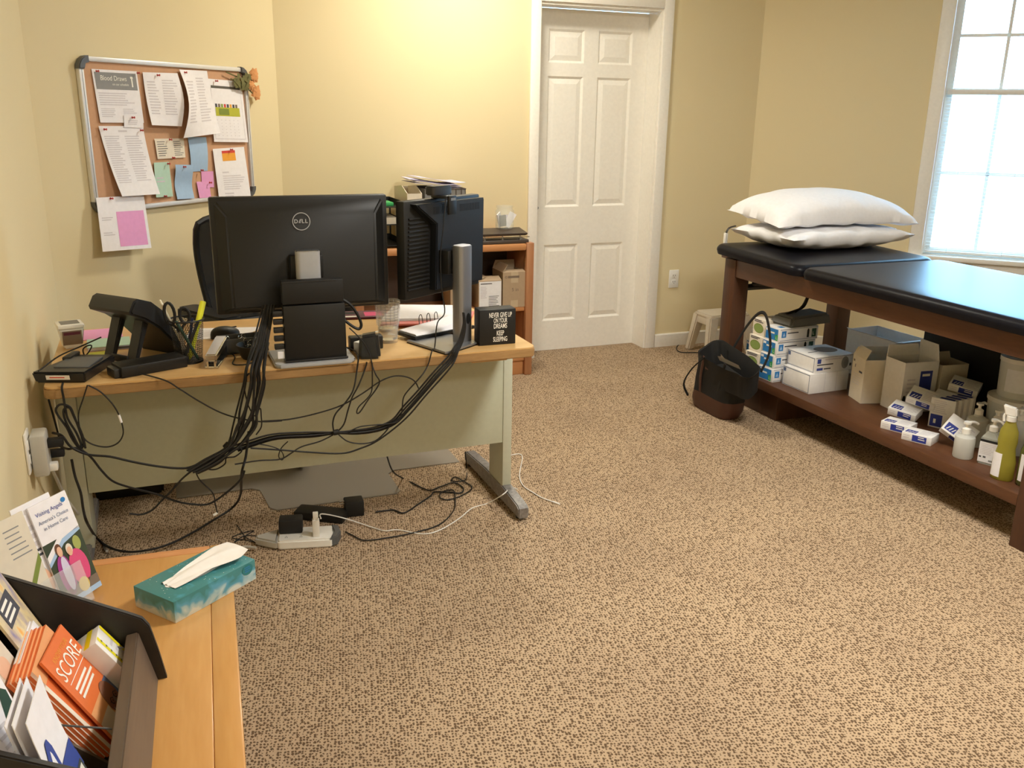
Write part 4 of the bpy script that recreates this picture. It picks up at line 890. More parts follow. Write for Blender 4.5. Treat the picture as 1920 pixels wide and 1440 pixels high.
# ------------------------------------------------------------------ foreground oak table, local frame follows its own turn
TA = R(-3.2); TZ = .5
TT = tr(.099, 1.973, 0) @ rz(TA)
def tw(x, y, z=0): return TT @ V((x, y, z))
tbl = thing('side_table', 'honey oak side table in the left foreground carrying the leaflet rack', 'table', tw(-.225, -.45), TA)
b = MB(); b.T = tr(.225, .45, 0)
b.box(-.412, -.045, -1.0, -.03, TZ-.03, TZ, 'table_oak', .003); b.box(-.045, 0, -1.0, 0, TZ-.03, TZ-.0002, 'table_oak', .003)
b.box(-.412, -.0455, -.0295, 0, TZ-.03, TZ-.0002, 'shelf_oak', .003); b.build('tabletop', tbl)
b = MB(); b.T = tr(.225, .45, 0)
for q in ((-.4, -.03, -.05, -.03), (-.4, -.03, -.97, -.95), (-.05, -.03, -.95, -.05), (-.41, -.4, -.95, -.05)): b.box(*q, TZ-.11, TZ-.03, 'table_oak')
b.build('apron', tbl)
for x in (-.41, -.07):
    for y in (-.97, -.07): b = MB(); b.T = tr(.225, .45, 0); b.box(x, x+.045, y, y+.045, 0, TZ-.03, 'post_oak', .004); b.build('leg', tbl)
# tissue box
tx = thing('tissue_box', 'teal and white tissue box on the far end of the oak table', 'tissue box', (.0, 0, 0))
a0 = V((-.029, 1.655, TZ)); aL = R(38.5)
pA, pB, pC = V((-.029, 1.655)), V((.135, 1.781)), V((-.136, 1.716))
ang = math.atan2(pB.y-pA.y, pB.x-pA.x)
tx.location = (pA.x, pA.y, TZ); tx.rotation_euler.z = ang
b = MB(); Lx, Wy, Hz = .207, .118, .046
b.box(0, Lx, 0, Wy, 0, Hz, 'tissue_print', .0012); f = bface(b, '-y', 0, Lx, 0, Wy, 0, Hz); f.disc(Lx-.022, Hz-.014, .014, .012, 'teal_print', 2); f.lines(Lx-.03, Hz-.02, Lx-.014, Hz-.006, 3, 'sky_print', 3)
f = bface(b, '+z', 0, Lx, 0, Wy, 0, Hz); f.disc(Lx*.52, Wy*.5, .078, .024, 'tissue', 2, 28)
for k in range(40): f.disc(random.random()*Lx, random.random()*Wy, .0009, .0009, 'white_ink', 1, 6)
b.build('carton', tx)
b = MB()
def ts(u, v):
    x = .035 + u*.172; sp_ = .021 + .008*math.sin(u*PI) + .045*max(0, u-.5) - .08*max(0, u-.85)
    y = Wy*.5 + (v-.5)*2*sp_ - .02*max(0, u-.5)
    z = Hz + .002 + .007*math.sin(u*PI*.9)*math.cos((v-.5)*PI) + .004*math.sin(11*v+4*u)*math.sin(u*PI) + .003*math.sin(23*v+9*u)*(1-u)*v + .016*u*u
    return V((x, y, z))
b.sheet(ts, 22, 14, 'tissue'); b.build('tissue_sheet', tx)

# leaflet rack
rk = thing('leaflet_rack', 'black and brown wooden leaflet rack in the bottom left corner on the oak table', 'rack', tw(-.29, -.705, TZ), TA)
def lk(x, y, z=0.): return (x+.29, y+.705, z-TZ)
prof = [(-.12, .5), (-.129, .557), (-.139, .606), (-.149, .622), (-.165, .632), (-.255, .683), (-.348, .735), (-.412, .768), (-.412, .5)]
for y0, nm in ((-.505, 'side_panel'), (-.915, 'side_panel')):
    b = MB(); b.prism([(x+.29, z-TZ) for x, z in prof], -(y0+.012+.705), -(y0+.705), 'rack_black', .002, T=M.Rotation(R(90), 4, 'X')); b.build(nm, rk)
b = MB(); b.hexa([lk(-.152, -.90, .5), lk(-.134, -.90, .5), lk(-.134, -.5055, .5), lk(-.152, -.5055, .5), lk(-.177, -.90, .597), lk(-.157, -.90, .6), lk(-.157, -.5055, .6), lk(-.177, -.5055, .597)], 'rack_wood', .002)
b.build('front_board', rk)
b = MB(); b.hexa([lk(-.412, -.902, .5), lk(-.404, -.902, .5), lk(-.404, -.506, .5), lk(-.412, -.506, .5), lk(-.412, -.902, .77), lk(-.404, -.902, .77), lk(-.404, -.506, .77), lk(-.412, -.506, .77)], 'rack_black'); b.build('back_board', rk)
b = MB(); b.box(*[v for p in zip(lk(-.404, -.902, .5), lk(-.152, -.506, .506)) for v in p], 'rack_black'); b.build('rack_floor', rk)
b = MB(); b.hexa([lk(-.272, -.902, .506), lk(-.266, -.902, .506), lk(-.266, -.506, .506), lk(-.272, -.506, .506), lk(-.312, -.902, .605), lk(-.306, -.902, .605), lk(-.306, -.506, .605), lk(-.312, -.506, .605)], 'rack_black'); b.box(*[v for p in zip(lk(-.404, -.902, .597), lk(-.31, -.506, .603)) for v in p], 'rack_black'); b.build('tier_board', rk)
for y in (-.728,):
    b = MB(); b.hexa([lk(-.285, y-.003, .506), lk(-.18, y-.003, .506), lk(-.18, y+.003, .506), lk(-.285, y+.003, .506), lk(-.33, y-.003, .64), lk(-.25, y-.003, .575), lk(-.25, y+.003, .575), lk(-.33, y+.003, .64)], 'rack_wood'); b.build('divider', rk)
for y in (-.742, -.525):
    b = MB(); b.tube([lk(-.18, y, .585), lk(-.25, y+.01, .60)], .0015, 'grey_plastic', 6, 1); b.build('wire_divider', rk)
# leaning leaflets: local frame u along +y of the table, v up the lean
def leaflet(name, label, cat, org, w_, h_, lean, m, deco=None, group=None, t=.004, yaw=0., roll=0., bend=0.):
    # org: table-frame point of the lower left corner; sheet faces +x and up
    th = R(lean)
    r_ = V((0, 1, 0)); u_ = V((-math.cos(th), 0, math.sin(th)))
    Ry = M.Rotation(yaw, 3, 'Z'); r_ = Ry @ r_; u_ = Ry @ u_
    n_ = r_.cross(u_); Rr = M.Rotation(roll, 3, n_); r_ = Rr @ r_; u_ = Rr @ u_
    q = MB()
    Tm = M(((r_.x, n_.x*-1, u_.x, 0), (r_.y, -n_.y, u_.y, 0), (r_.z, -n_.z, u_.z, 0), (0, 0, 0, 1)))
    q.T = Tm
    if bend: q.sheet(lambda a, c: V((a*w_, -bend*c*c, c*h_)), 2, 8, m, thick=.001)
    else: q.box(0, w_, 0, t, 0, h_, m)
    if deco:
        if bend:
            class BF(Face):
                def at(s, x, y, l=1): return V((x, -bend*(y/h_)**2 - .0006*l - .0006, y))
            deco(BF(q, (0, 0, 0), (1, 0, 0), (0, 0, 1)), w_, h_)
        else: deco(Face(q, (0, 0, 0), (1, 0, 0), (0, 0, 1)), w_, h_)
    o = q.build(name, loc=tw(*org), rotz=TA)
    return tag(o, label, cat, group)
def d_score(f, w, h):
    f.rect(0, 0, w, h*.4, 'peach_print', 1); f.rect(0, 0, w*.45, h*.28, 'cover_tan', 2); f.rect(w*.72, 0, w, h*.42, 'dusk_blue', 2)
    f.text('KNOW YOUR', w*.5, h*.9, .0125, 'tab_orange', 2); f.text('SCORE', w*.5, h*.78, .038, 'white_ink', 2, sx=.95); f.rect(w*.12, h*.675, w*.9, h*.682, 'white_ink', 2)
    f.lines(w*.14, h*.5, w*.86, h*.64, 3, 'white_ink', 2, .5)
    f.disc(w*.66, h*.27, w*.2, h*.17, 'skin_dark', 3); f.disc(w*.66, h*.17, w*.17, h*.085, 'grey_hair', 4); f.disc(w*.66, h*.21, w*.15, h*.05, 'skin_dark', 5); f.rect(w*.5, h*.262, w*.82, h*.268, 'black_ink', 6)
    for e in (.58, .74): f.disc(w*e, h*.255, .0065, .006, 'black_ink', 6, 14); f.disc(w*e, h*.255, .005, .0045, 'skin_dark', 7, 14); f.disc(w*e, h*.255, .0018, .0018, 'black_ink', 8, 8)
    f.disc(w*.66, h*.225, .004, .009, 'brown_print', 6, 12); f.rect(w*.6, h*.165, w*.72, h*.172, 'maroon', 6); f.pg([(w*.42, 0), (w, 0), (w*.95, h*.09), (w*.5, h*.08)], 'black_ink', 3)
leaflet('booklet', 'orange SCORE booklet with a bald bearded man on its cover, front of the leaflet rack', 'booklet', (-.176, -.692, .512), .13, .185, 58, 'orange_print', d_score, t=.004, roll=-R(7))
for k in range(5):
    leaflet('booklet', 'plain-edged orange booklet in the stack right behind the SCORE booklet', 'booklet', (-.188-.0062*k, -.70-.003*k, .512), .142, .182, 58.5, 'orange_print', lambda f, w, h: (f.rect(0, h-.03, w, h, 'peach_print'), f.rect(0, 0, .01, h, 'tan_paper')), 'orange booklets in the leaflet rack', t=.005)
for k, lb in enumerate(('nearer', 'farther')):
    leaflet('booklet', lb + ' of the two white booklets behind the orange stack', 'booklet', (-.226-.005*k, -.66, .516), .12, .17, 63, 'paper', None, t=.004)
leaflet('leaflet', 'sunset coloured leaflet with a dark title panel in the upper tier of the rack', 'leaflet', (-.287, -.617, .612), .108, .2, 66, 'sunset_print', lambda f, w, h: (f.rect(w*.18, h*.42, w*.78, h*.62, 'dusk_blue', 1), f.rect(w*.18, h*.42, w*.78, h*.62, 'ink', 2), f.lines(w*.24, h*.44, w*.74, h*.6, 3, 'white_ink', 3, .5)))
leaflet('leaflet', 'white leaflet with a dark green drawing in the upper tier of the rack', 'leaflet', (-.284, -.845, .606), .1, .2, 66, 'paper', lambda f, w, h: (f.lines(w*.1, h*.6, w*.9, h*.95, 6, 'faint_ink', 1), f.pg([(w*.62, h*.12), (w*.9, h*.18), (w*.95, h*.5), (w*.75, h*.56), (w*.55, h*.34)], 'dark_green', 1), f.lines(w*.15, h*.1, w*.5, h*.5, 6, 'faint_ink', 1)), t=.008, roll=-R(18))
leaflet('leaflet', 'tan leaflet with a hand photo between the sunset and the green leaflets', 'leaflet', (-.29, -.735, .6), .105, .15, 66, 'cover_tan', lambda f, w, h: (f.disc(w*.6, h*.5, w*.2, h*.12, 'skin_light'), f.rect(0, 0, w, h*.3, 'brown_print')))
def d_blue(f, w, h):
    f.pg([(w*.12, h*.4), (w*.42, h*.4), (w*.42, h*.68), (w*.34, h*.76), (w*.24, h*.76), (w*.12, h*.66)], 'blue_logo'); f.pg([(w*.2, h*.48), (w*.34, h*.48), (w*.34, h*.63), (w*.28, h*.69), (w*.2, h*.62)], 'paper', 2)
    f.rect(w*.38, h*.4, w*.98, h*.52, 'blue_logo'); f.rect(0, h*.3, w, h*.42, 'blue_logo'); f.rect(w*.1, h*.06, w*.95, h*.36, 'roof_print', 2); f.rect(w*.5, h*.26, w*.9, h*.34, 'white_ink', 3); f.rect(w*.1, h*.06, w*.4, h*.16, 'grass_print', 3); f.disc(w*.2, h*.25, w*.09, h*.07, 'tab_orange', 3); f.rect(w*.1, h*.16, w*.35, h*.2, 'tab_red', 3)
leaflet('brochure', 'white brochure with a blue angular logo at the bottom left edge of the photo', 'brochure', (-.19, -.898, .515), .105, .215, 66, 'paper', d_blue, bend=.03)
for k, lb in enumerate(('nearer', 'farther')):
    leaflet('brochure', lb + ' plain white sheet behind the brochure with the blue logo', 'brochure', (-.205-.008*k, -.89, .515), .105, .212, 66, 'paper', None, bend=.026)
# yellow and white carton
yc = thing('medicine_carton', 'white and yellow medicine carton leaning at the far end of the rack', 'carton', tw(-.152, -.511, .53), TA)
b = MB(); th = R(57); u_ = V((-math.cos(th), 0, math.sin(th))); n_ = V((math.sin(th), 0, math.cos(th)))
b.T = M(((0, u_.x, n_.x, 0), (-1, u_.y, n_.y, 0), (0, u_.z, n_.z, 0), (0, 0, 0, 1)))
b.box(0, .056, -.015, .115, -.05, 0, 'white_card', .001)
f = Face(b, (0, 0, 0), (1, 0, 0), (0, 1, 0)); f.rect(.0, 0, .008, .114, 'yellow_print'); f.rect(.036, .0, .044, .114, 'yellow_print'); f.lines(.009, .02, .026, .09, 5, 'faint_ink'); f.lines(.035, .05, .041, .11, 5, 'ink', 1, .3)
f = Face(b, (0, .115, 0), (1, 0, 0), (0, 0, -1)); f.rect(0, .012, .056, .022, 'yellow_print')
b.build('carton_body', yc)

# leaflets in clear holders behind the rack
def holder(label, org, w_, lean, yaw):
    pass
def d_va(f, w, h):
    f.rect(0, 0, w, h*.62, 'leaf_dark'); f.pg([(0, h*.46), (w*.5, h*.62), (w, h*.68), (w, h*.6), (w*.5, h*.55), (0, h*.40)], 'blue_paper', 2); f.pg([(0, h*.5), (w*.5, h*.66), (w, h*.71), (w, h*.64), (w*.5, h*.6), (0, h*.44)], 'paper', 3); f.rect(0, h*.62, w, h, 'paper', 2)
    f.text('Visiting Angels', w*.46, h*.9, .0115, 'blue_logo', 4); f.disc(w*.86, h*.93, .006, .005, 'sky_print', 4)
    f.text("America's Choice", w*.5, h*.82, .0105, 'dusk_blue', 4); f.text('in Home Care', w*.5, h*.755, .0105, 'dusk_blue', 4)
    f.disc(w*.8, h*.5, w*.1, h*.07, 'leaf_light', 3); 
    f.disc(w*.3, h*.27, w*.18, h*.2, 'magenta_cloth', 4); f.disc(w*.33, h*.28, w*.1, h*.17, 'lilac_paper', 5); f.disc(w*.31, h*.52, w*.085, h*.06, 'brown_hair', 5); f.disc(w*.32, h*.5, w*.065, h*.05, 'skin_light', 6)
    f.disc(w*.66, h*.28, w*.24, h*.18, 'pink_cloth', 4); f.disc(w*.56, h*.48, w*.085, h*.055, 'tan_paper', 5); f.disc(w*.555, h*.46, w*.065, h*.045, 'skin_light', 6)
    f.rect(0, 0, w, h*.14, 'brown_print', 4); f.rect(0, 0, w, h*.05, 'blue_paper', 5); f.disc(w*.6, h*.11, w*.14, h*.07, 'gold_print', 6)
def d_hear(f, w, h):
    f.lines(w*.3, h*.66, w*.9, h*.9, 3, 'faint_ink', 1, .6); f.lines(w*.4, h*.56, w*.95, h*.66, 2, 'ink', 1, .5); f.disc(w*.4, h*.34, w*.2, h*.15, 'grey_hair', 2); f.disc(w*.46, h*.31, w*.17, h*.14, 'skin_light', 3); f.disc(w*.8, h*.26, w*.13, h*.1, 'orange_print', 2); f.pg([(w*.74, 0), (w*.86, 0), (w*.9, h*.22), (w*.74, h*.22)], 'skin_light', 2); f.pg([(w*.2, 0), (w*.62, 0), (w*.56, h*.2), (w*.34, h*.2)], 'skin_light', 2)
def d_jar(f, w, h):
    f.pg([(0, h*.2), (w*.5, h*.3), (w, h*.6), (w, h*.52), (w*.5, h*.22), (0, h*.12)], 'grass_print', 1); f.lines(w*.45, h*.62, w*.9, h*.92, 6, 'grey_print', 1, .22); f.disc(w*.3, h*.4, w*.12, h*.1, 'gold_print', 2); f.disc(w*.48, h*.34, w*.12, h*.1, 'tab_red', 2); f.rect(0, h*.05, w*.5, h*.25, 'blue_logo', 2); f.disc(w*.25, h*.16, w*.12, h*.07, 'tab_red', 3)
def d_card(f, w, h): f.lines(w*.1, h*.2, w*.6, h*.9, 4, 'faint_ink', 1); f.prism if False else None; f.pg([(w*.62, h*.1), (w*.85, h*.1), (w*.85, h*.5), (w*.62, h*.6)], 'black_ink', 2)
def stand_leaf(name, label, cat, org, w_, h_, yaw, lean, m, deco, hold=False):
    o = leaflet(name, label, cat, org, w_, h_, 90-lean, m, deco, t=.003, yaw=yaw)
    return o
yw_ = R(-36)
br = V((.588, .809)); bn = V((.809, -.588)); B0 = V((-.314, -.213))
def borg(k, o): q = B0 - br*k + bn*o; return (q.x, q.y, .506)
stand_leaf('brochure', 'home care brochure with two smiling women, upright behind the rack nearest the tissue box', 'brochure', borg(0, 0), .095, .212, yw_, 17, 'paper', d_va)
stand_leaf('brochure', 'brochure with a white haired woman, left of the one with two women', 'brochure', borg(.055, -.006), .09, .2, yw_, 17, 'paper', d_hear)
stand_leaf('brochure', 'white sheet peeping out behind the brochure with two women', 'brochure', borg(.03, -.012), .095, .218, yw_, 16, 'paper', None)
stand_leaf('brochure', 'cream brochure with green sweep and jars at the far left behind the rack', 'brochure', borg(.115, .004), .1, .215, yw_, 17, 'cream_card', d_jar)
ah = thing('brochure_holder', 'clear plastic brochure holder on the oak table behind the leaflet rack', 'holder', tw(-.335, -.245, TZ), TA)
b = MB(); b.T = rz(R(54))
b.hexa([(-.1, -.02, 0), (.09, -.02, 0), (.09, .04, 0), (-.1, .04, 0), (-.1, -.02, .004), (.09, -.02, .004), (.09, .04, .004), (-.1, .04, .004)], 'acrylic'); b.hexa([(-.1, -.02, .004), (.09, -.02, .004), (.09, -.0185, .004), (-.1, -.0185, .004), (-.1, .004, .085), (.09, .004, .085), (.09, .0055, .085), (-.1, .0055, .085)], 'acrylic'); b.build('tray', ah)
# ------------------------------------------------------------------ exam table
EX0, EX1, EY0, EY1 = 2.733, 3.51, 1.965, 3.913
et = thing('exam_table', 'cherry stained treatment table with black padded top under the window', 'treatment table', (3.12, 2.94, 0))
def eb(name, boxes, m, bev=.004, par=None):
    q = MB(); q.T = tr(-3.12, -2.94, 0)
    for x in boxes: q.box(*x, m, bev)
    return q.build(name, par or et)
for x in (EX0, EX1-.09):
    for y in (EY0, EY1-.093): eb('leg', [(x, x+.09, y, y+.093, 0, .752)], 'cherry_post')
eb('side_rail', [(EX0+.004, EX0+.034, EY0+.093, EY1-.093, .664, .752)], 'cherry'); eb('side_rail', [(EX1-.034, EX1-.004, EY0+.093, EY1-.093, .664, .752)], 'cherry')
eb('end_rail', [(EX0+.09, EX1-.09, EY1-.04, EY1-.01, .664, .752)], 'cherry'); eb('end_rail', [(EX0+.09, EX1-.09, EY0+.01, EY0+.04, .664, .752)], 'cherry')
eb('shelf', [(EX0+.002, EX1-.004, EY0+.0935, EY1-.0935, .15, .195)], 'cherry')
eb('foot_rail', [(EX0+.06, EX1-.06, EY1-.45, EY1-.1, .0, .148)], 'cherry_post')
eb('headrest_bar', [(EX0+.05, EX0+.075, EY1-.05, EY1+.11, .735, .765)], 'cherry'); eb('headrest_bar', [(EX1-.075, EX1-.05, EY1-.05, EY1+.11, .735, .765)], 'cherry')
q = MB(); q.T = tr(-3.12, -2.94, 0); q.tube([(EX0+.14, EY1-.06, .62), (EX0+.3, EY1-.3, .655)], .016, 'rack_black', 4, 1); q.tube([(EX0+.09, EY1-.05, .60), (EX1-.09, EY1-.05, .60)], .017, 'rack_black', 4, 1); q.build('tilt_strut', et)
def cushion(name, x0, x1, y0, y1, z0, z1, ry=0.):
    q = MB(); q.T = tr(-3.12, -2.94, 0); bb = bmesh.new(); r = .03; n = 7
    prof = [(.02, z0), (.006, z0 + .002)] + [(r*(1-math.cos(R(90*k/8))), z1 - r + r*math.sin(R(90*k/8))) for k in range(9)] + [(.06, z1 + .0012), (.12, z1 + .002)]
    rings = []
    for d, z in prof:
        rings.append([bb.verts.new((x, y, z + ry*(y-y0))) for x, y in rrect(x0+d, y0+d, x1-d, y1-d, max(.008, .06-d*.8), n)])
    m = len(rings[0])
    for p, c in zip(rings, rings[1:]):
        for k in range(m): bb.faces.new((p[k], p[(k+1) % m], c[(k+1) % m], c[k]))
    bb.faces.new(rings[0][::-1]); bb.faces.new(rings[-1])
    q.merge(bb, 'leather_black'); return q.build(name, et, smooth=60)
cushion('padded_top', 2.69, 3.53, 1.93, 3.288, .7525, .805)
cushion('headrest_pad', 2.69, 3.53, 3.298, 3.975, .7525, .805, .025)

# pillows
def pillow(name, label, loc, a, w_, d_, h_, seed, tilt=0., droop=0., hb=None):
    t = thing(name, label, 'pillow', loc, a); random.seed(seed)
    ph = [random.uniform(0, 6) for _ in range(8)]
    def f(sgn):
        def g(u, v):
            x, y = (u-.5)*2, (v-.5)*2
            pin = 1 - .10*(1-abs(x))*0 
            ex = w_/2*(x*(1-.07*(1-y*y)*abs(x)**2*.0) ) * (1 - .045*(1-y*y)*(abs(x)**6)); ey = d_/2*y*(1 - .07*(1-x*x)*(abs(y)**6))
            th = max(0., (1-abs(x)**2.6)*(1-abs(y)**2.6))**.42
            wr = .006*math.sin(14*x+ph[0]+5*y)*abs(y)**2 + .007*math.sin(11*y+ph[1]+4*x)*abs(x)**3 + .004*math.sin(23*x+ph[2])*abs(y)**4
            z = (h_ if sgn > 0 else -(hb or h_))*th + (wr*th**.4 if abs(x) < 1 and abs(y) < 1 else 0) + droop*x*x
            return V((ex, ey, z+tilt*y*d_/2))
        return g
    q = MB(); q.sheet(f(1), 44, 32, 'cloth_white'); q.sheet(lambda u, v: f(-1)(1-u, v), 44, 32, 'cloth_white')
    bmesh.ops.remove_doubles(q.bm, verts=q.bm.verts[:], dist=.0008)
    q.build('pillowcase', t, smooth=70); return t
pillow('pillow', 'lower white pillow, flattened on the headrest of the treatment table', (3.225, 3.79, .884), R(2), .78, .5, .045, 3, hb=.074)
pillow('pillow', 'upper plump white pillow on top of the flattened one', (3.25, 3.83, .975), R(-3), .84, .48, .118, 5, tilt=.08, droop=-.02, hb=.03)
hd = thing('paper_roll_strap', 'black strap with a white sleeve at the head end behind the lower pillow', 'strap', (2.79, 4.0, .80))
b = MB(); b.tube([(0, 0, .02), (-.005, 0, .06), (.012, 0, .09), (.05, 0, .1)], .009, 'rack_black', 6, 4, flat=.4); b.box(-.014, .004, -.008, .008, .0, .066, 'white_plastic', .003); b.build('strap_band', hd)

SZ = .1955
# glove boxes
def glove_prints(kind):
    def p(q, L, W, H):
        f = bface(q, '-x', 0, L, 0, W, 0, H)
        if kind == 'blue':
            f.rect(.004, .005, W-.012, H-.006, 'sky_print'); f.rect(.006, H-.022, .026, H-.01, 'label_white', 2); f.lines(.03, H*.5, W-.03, H*.68, 1, 'white_ink', 2, .7); f.pg([(W-.012, .005), (W-.03, .005), (W-.034, H*.45), (W-.012, H*.55)], 'green_print', 2); f.text('L', W-.021, .018, .02, 'white_ink', 3)
            g = bface(q, '-y', 0, L, 0, W, 0, H); g.rect(.004, H-.006, L-.004, H-.004, 'dusk_blue'); g.rect(.012, .022, .04, H-.012, 'sky_print'); g.pg([(.018, .028), (.026, H-.018), (.034, .028)], 'blue_paper', 2); g.lines(.048, H*.55, .13, H*.72, 1, 'ink', 1, .5); g.rect(L-.07, .012, L-.056, H-.018, 'black_ink'); g.disc(L-.063, H-.02, .006, .01, 'black_ink', 1, 12); g.rect(L-.04, .012, L-.012, H-.012, 'dark_green'); g.text('L', L-.03, .03, .024, 'white_ink', 2); g.rect(.004, .006, L-.004, .008, 'dusk_blue')
            k = bface(q, '+z', 0, L, 0, W, 0, H); k.disc(L*.55, W*.5, .07, .03, 'oval_green', 1); k.disc(L*.55, W*.5, .062, .024, 'label_white', 2); k.rect(.02, .02, .05, .05, 'sky_print', 1)
        else:
            f.rect(.004, .004, W-.004, H-.004, 'tan_paper'); f.disc(W*.5, H*.42, W*.4, H*.3, 'grass_print', 2); f.disc(W*.5, H*.42, W*.36, H*.25, 'oval_green', 3); f.lines(.012, H*.78, W-.012, H*.96, 2, 'ink', 3, .6)
    return p
def gbox(label, loc, a, L, W, H, kind, group=None):
    t = MB(); t.box(0, L, 0, W, 0, H, 'white_card' if kind == 'blue' else 'tan_paper', .0015); glove_prints(kind)(t, L, W, H)
    return tag(t.build('glove_box', loc=loc, rotz=a), label, 'glove box', group)
for k, (dx, dy, lb) in enumerate(((0, 0, 'bottom blue-ended glove box of the stack of four'), (.004, .004, 'second blue-ended glove box up the stack of four'), (.01, .003, 'third blue-ended glove box up the stack of four'), (.016, -.002, 'top blue-ended glove box of the stack of four'))):
    gbox(lb, (2.768+dx, 3.487+dy, SZ+.0675*k), R(3), .24, .105, .0665, 'blue')
for k, lb in enumerate(('lowest', 'middle', 'topmost')):
    gbox(lb + ' cream box with a green oval, left of the stack of four', (2.765+.012*k, 3.602+.004*k, SZ+.12+.083*k-.085), R(5-3*k), .2, .1, .0815, 'green')
gbox('lower blue-ended glove box beside the table leg, left of the green ovals', (2.83, 3.712, SZ+.075), R(-4), .22, .1, .066, 'blue'); gbox('upper blue-ended glove box beside the table leg', (2.86, 3.712, SZ+.1425), R(-2), .22, .1, .066, 'blue')
tag(MB().box(0, .22, 0, .095, 0, .074, 'grey_case', .001).build('carton', loc=(2.84, 3.714, SZ), rotz=R(-4)), 'dark carton on the shelf underneath the two glove boxes by the leg', 'carton')
# grey case on top
gc = thing('carry_case', 'grey case with an upright black strap lying on the glove boxes', 'case', (2.95, 3.56, SZ+.272), R(6))
b = MB(); b.hexa([(-.12, -.07, 0), (.16, -.07, 0), (.16, .09, 0), (-.12, .09, 0), (-.09, -.05, .045), (.15, -.055, .05), (.15, .08, .05), (-.09, .07, .045)], 'grey_case', .01); b.build('case_body', gc)
b = MB(); b.tube([(-.06, .03, .047), (-.01, .02, .06), (.04, .02, .075), (.075, .03, .12), (.1, .03, .17)], .011, 'rack_black', 6, 4, flat=.45); b.tube([(.0, .03, .05), (.05, .03, .08), (.09, .04, .13), (.12, .04, .17)], .009, 'rack_black', 6, 4, flat=.45); b.build('strap', gc)
# mask boxes
def maskbox(label, loc, a, plain):
    L, W, H = .232, .196, .097 if plain else .078
    t = MB(); t.box(0, L, 0, W, 0, H, 'white_card', .0015)
    f = bface(t, '-x', 0, L, 0, W, 0, H)
    for q in ((.004, .004, .007, H-.004), (W-.007, .004, W-.004, H-.004), (.004, .004, W-.004, .006), (.004, H-.008, W-.004, H-.005)): f.rect(*q, 'dusk_blue')
    f.rect(.008, H-.028, .024, H-.01, 'dusk_blue', 2)
    g = bface(t, '-y', 0, L, 0, W, 0, H)
    if not plain:
        g.rect(.014, H-.032, .036, H-.01, 'blue_logo'); g.lines(.014, H*.44, .11, H*.56, 1, 'ink', 1, .6); g.lines(.06, H-.02, .2, H-.01, 1, 'faint_ink', 1, .8); g.rect(.014, .012, .05, .024, 'blue_logo'); g.lines(.056, .013, .1, .023, 1, 'ink', 1, .6); g.disc(L-.05, H*.5, .022, .03, 'grey_print'); g.disc(L-.046, H*.46, .013, .018, 'basket_grey', 2); g.rect(.004, H-.006, L-.004, H-.004, 'dusk_blue'); g.rect(L-.022, .02, L-.01, .034, 'ink')
        k = bface(t, '+z', 0, L, 0, W, 0, H); k.disc(L*.66, W*.55, .06, .05, 'brown_print'); k.lines(.03, W*.4, .09, W*.5, 1, 'ink')
    else: g.rect(L*.38, 0, L*.39, H, 'faint_ink'); g.rect(L*.68, 0, L*.69, H, 'faint_ink')
    return tag(t.build('mask_box', loc=loc, rotz=a), label, 'box')
maskbox('lower plain white box of the pair right of the glove boxes', (2.812, 3.268, SZ), R(1.5), True); maskbox('upper printed white mask box of the pair right of the glove boxes', (2.836, 3.276, SZ+.0975), R(1.5), False)
# tall cartons
def pr_t(q, x0, x1, y0, y1, h):
    f = bface(q, '-x', x0, x1, y0, y1, 0, h); w_ = y1-y0; f.rect(.01, h-.03, .024, h-.02, 'brown_print'); f.rect(.03, h-.055, .036, h-.04, 'ink'); f.lines(w_*.6, h-.07, w_*.95, h-.06, 1, 'ink', 1, .9); f.lines(w_*.15, h*.35, w_*.85, h*.62, 5, 'faint_ink', 1, .25)
fold_box('carton', 'tall white carton with faint grey marks, left of the one with a blue panel', (3.05, 3.107, SZ), .18, .124, .205, 'cream_card', R(-17), (('-x', .05, -30), ('+y', .04, -20)), prints=pr_t)
def pr_u(q, x0, x1, y0, y1, h):
    f = bface(q, '-y', x0, x1, y0, y1, 0, h); w_ = x1-x0; f.rect(w_*.48, h*.42, w_*.84, h*.82, 'blue_print'); f.lines(w_*.54, h*.7, w_*.78, h*.78, 1, 'white_ink', 2, .6); f.lines(.02, h*.3, w_*.44, h*.7, 5, 'faint_ink'); f.disc(.014, h*.28, .008, .018, 'black_ink', 1, 12)
fold_box('carton', 'tall white carton with a blue printed panel in the middle of the shelf', (3.10, 2.955, SZ), .175, .13, .232, 'white_card', R(-6), (('+x', .075, -8), ('+y', .05, 10)), prints=pr_u)
fold_box('carton', 'plain pale carton half hidden behind the blue panelled one', (3.275, 2.93, SZ), .14, .12, .21, 'cream_card', R(-6), (('+y', .03, 0),))
fold_box('carton', 'wide open carton at the back of the shelf in shade', (3.36, 3.39, SZ), .2, .32, .225, 'white_card', R(2), (('-x', .02, 60), ('-y', .03, 80)))
bx = thing('shade_fill_box', 'black box added as deep shade along the back of the shelf behind the white tubs', 'box', (3.448, 2.64, SZ))
b = MB(); b.box(-.045, .045, -.55, .56, 0, .40, 'matte_black', .004); b.build('box_body', bx)  # added black box, fills the back of the shelf with shade
b = MB(); b.box(-.049, .049, -.555, .565, .4, .415, 'rack_black', .004); b.build('lid', bx)
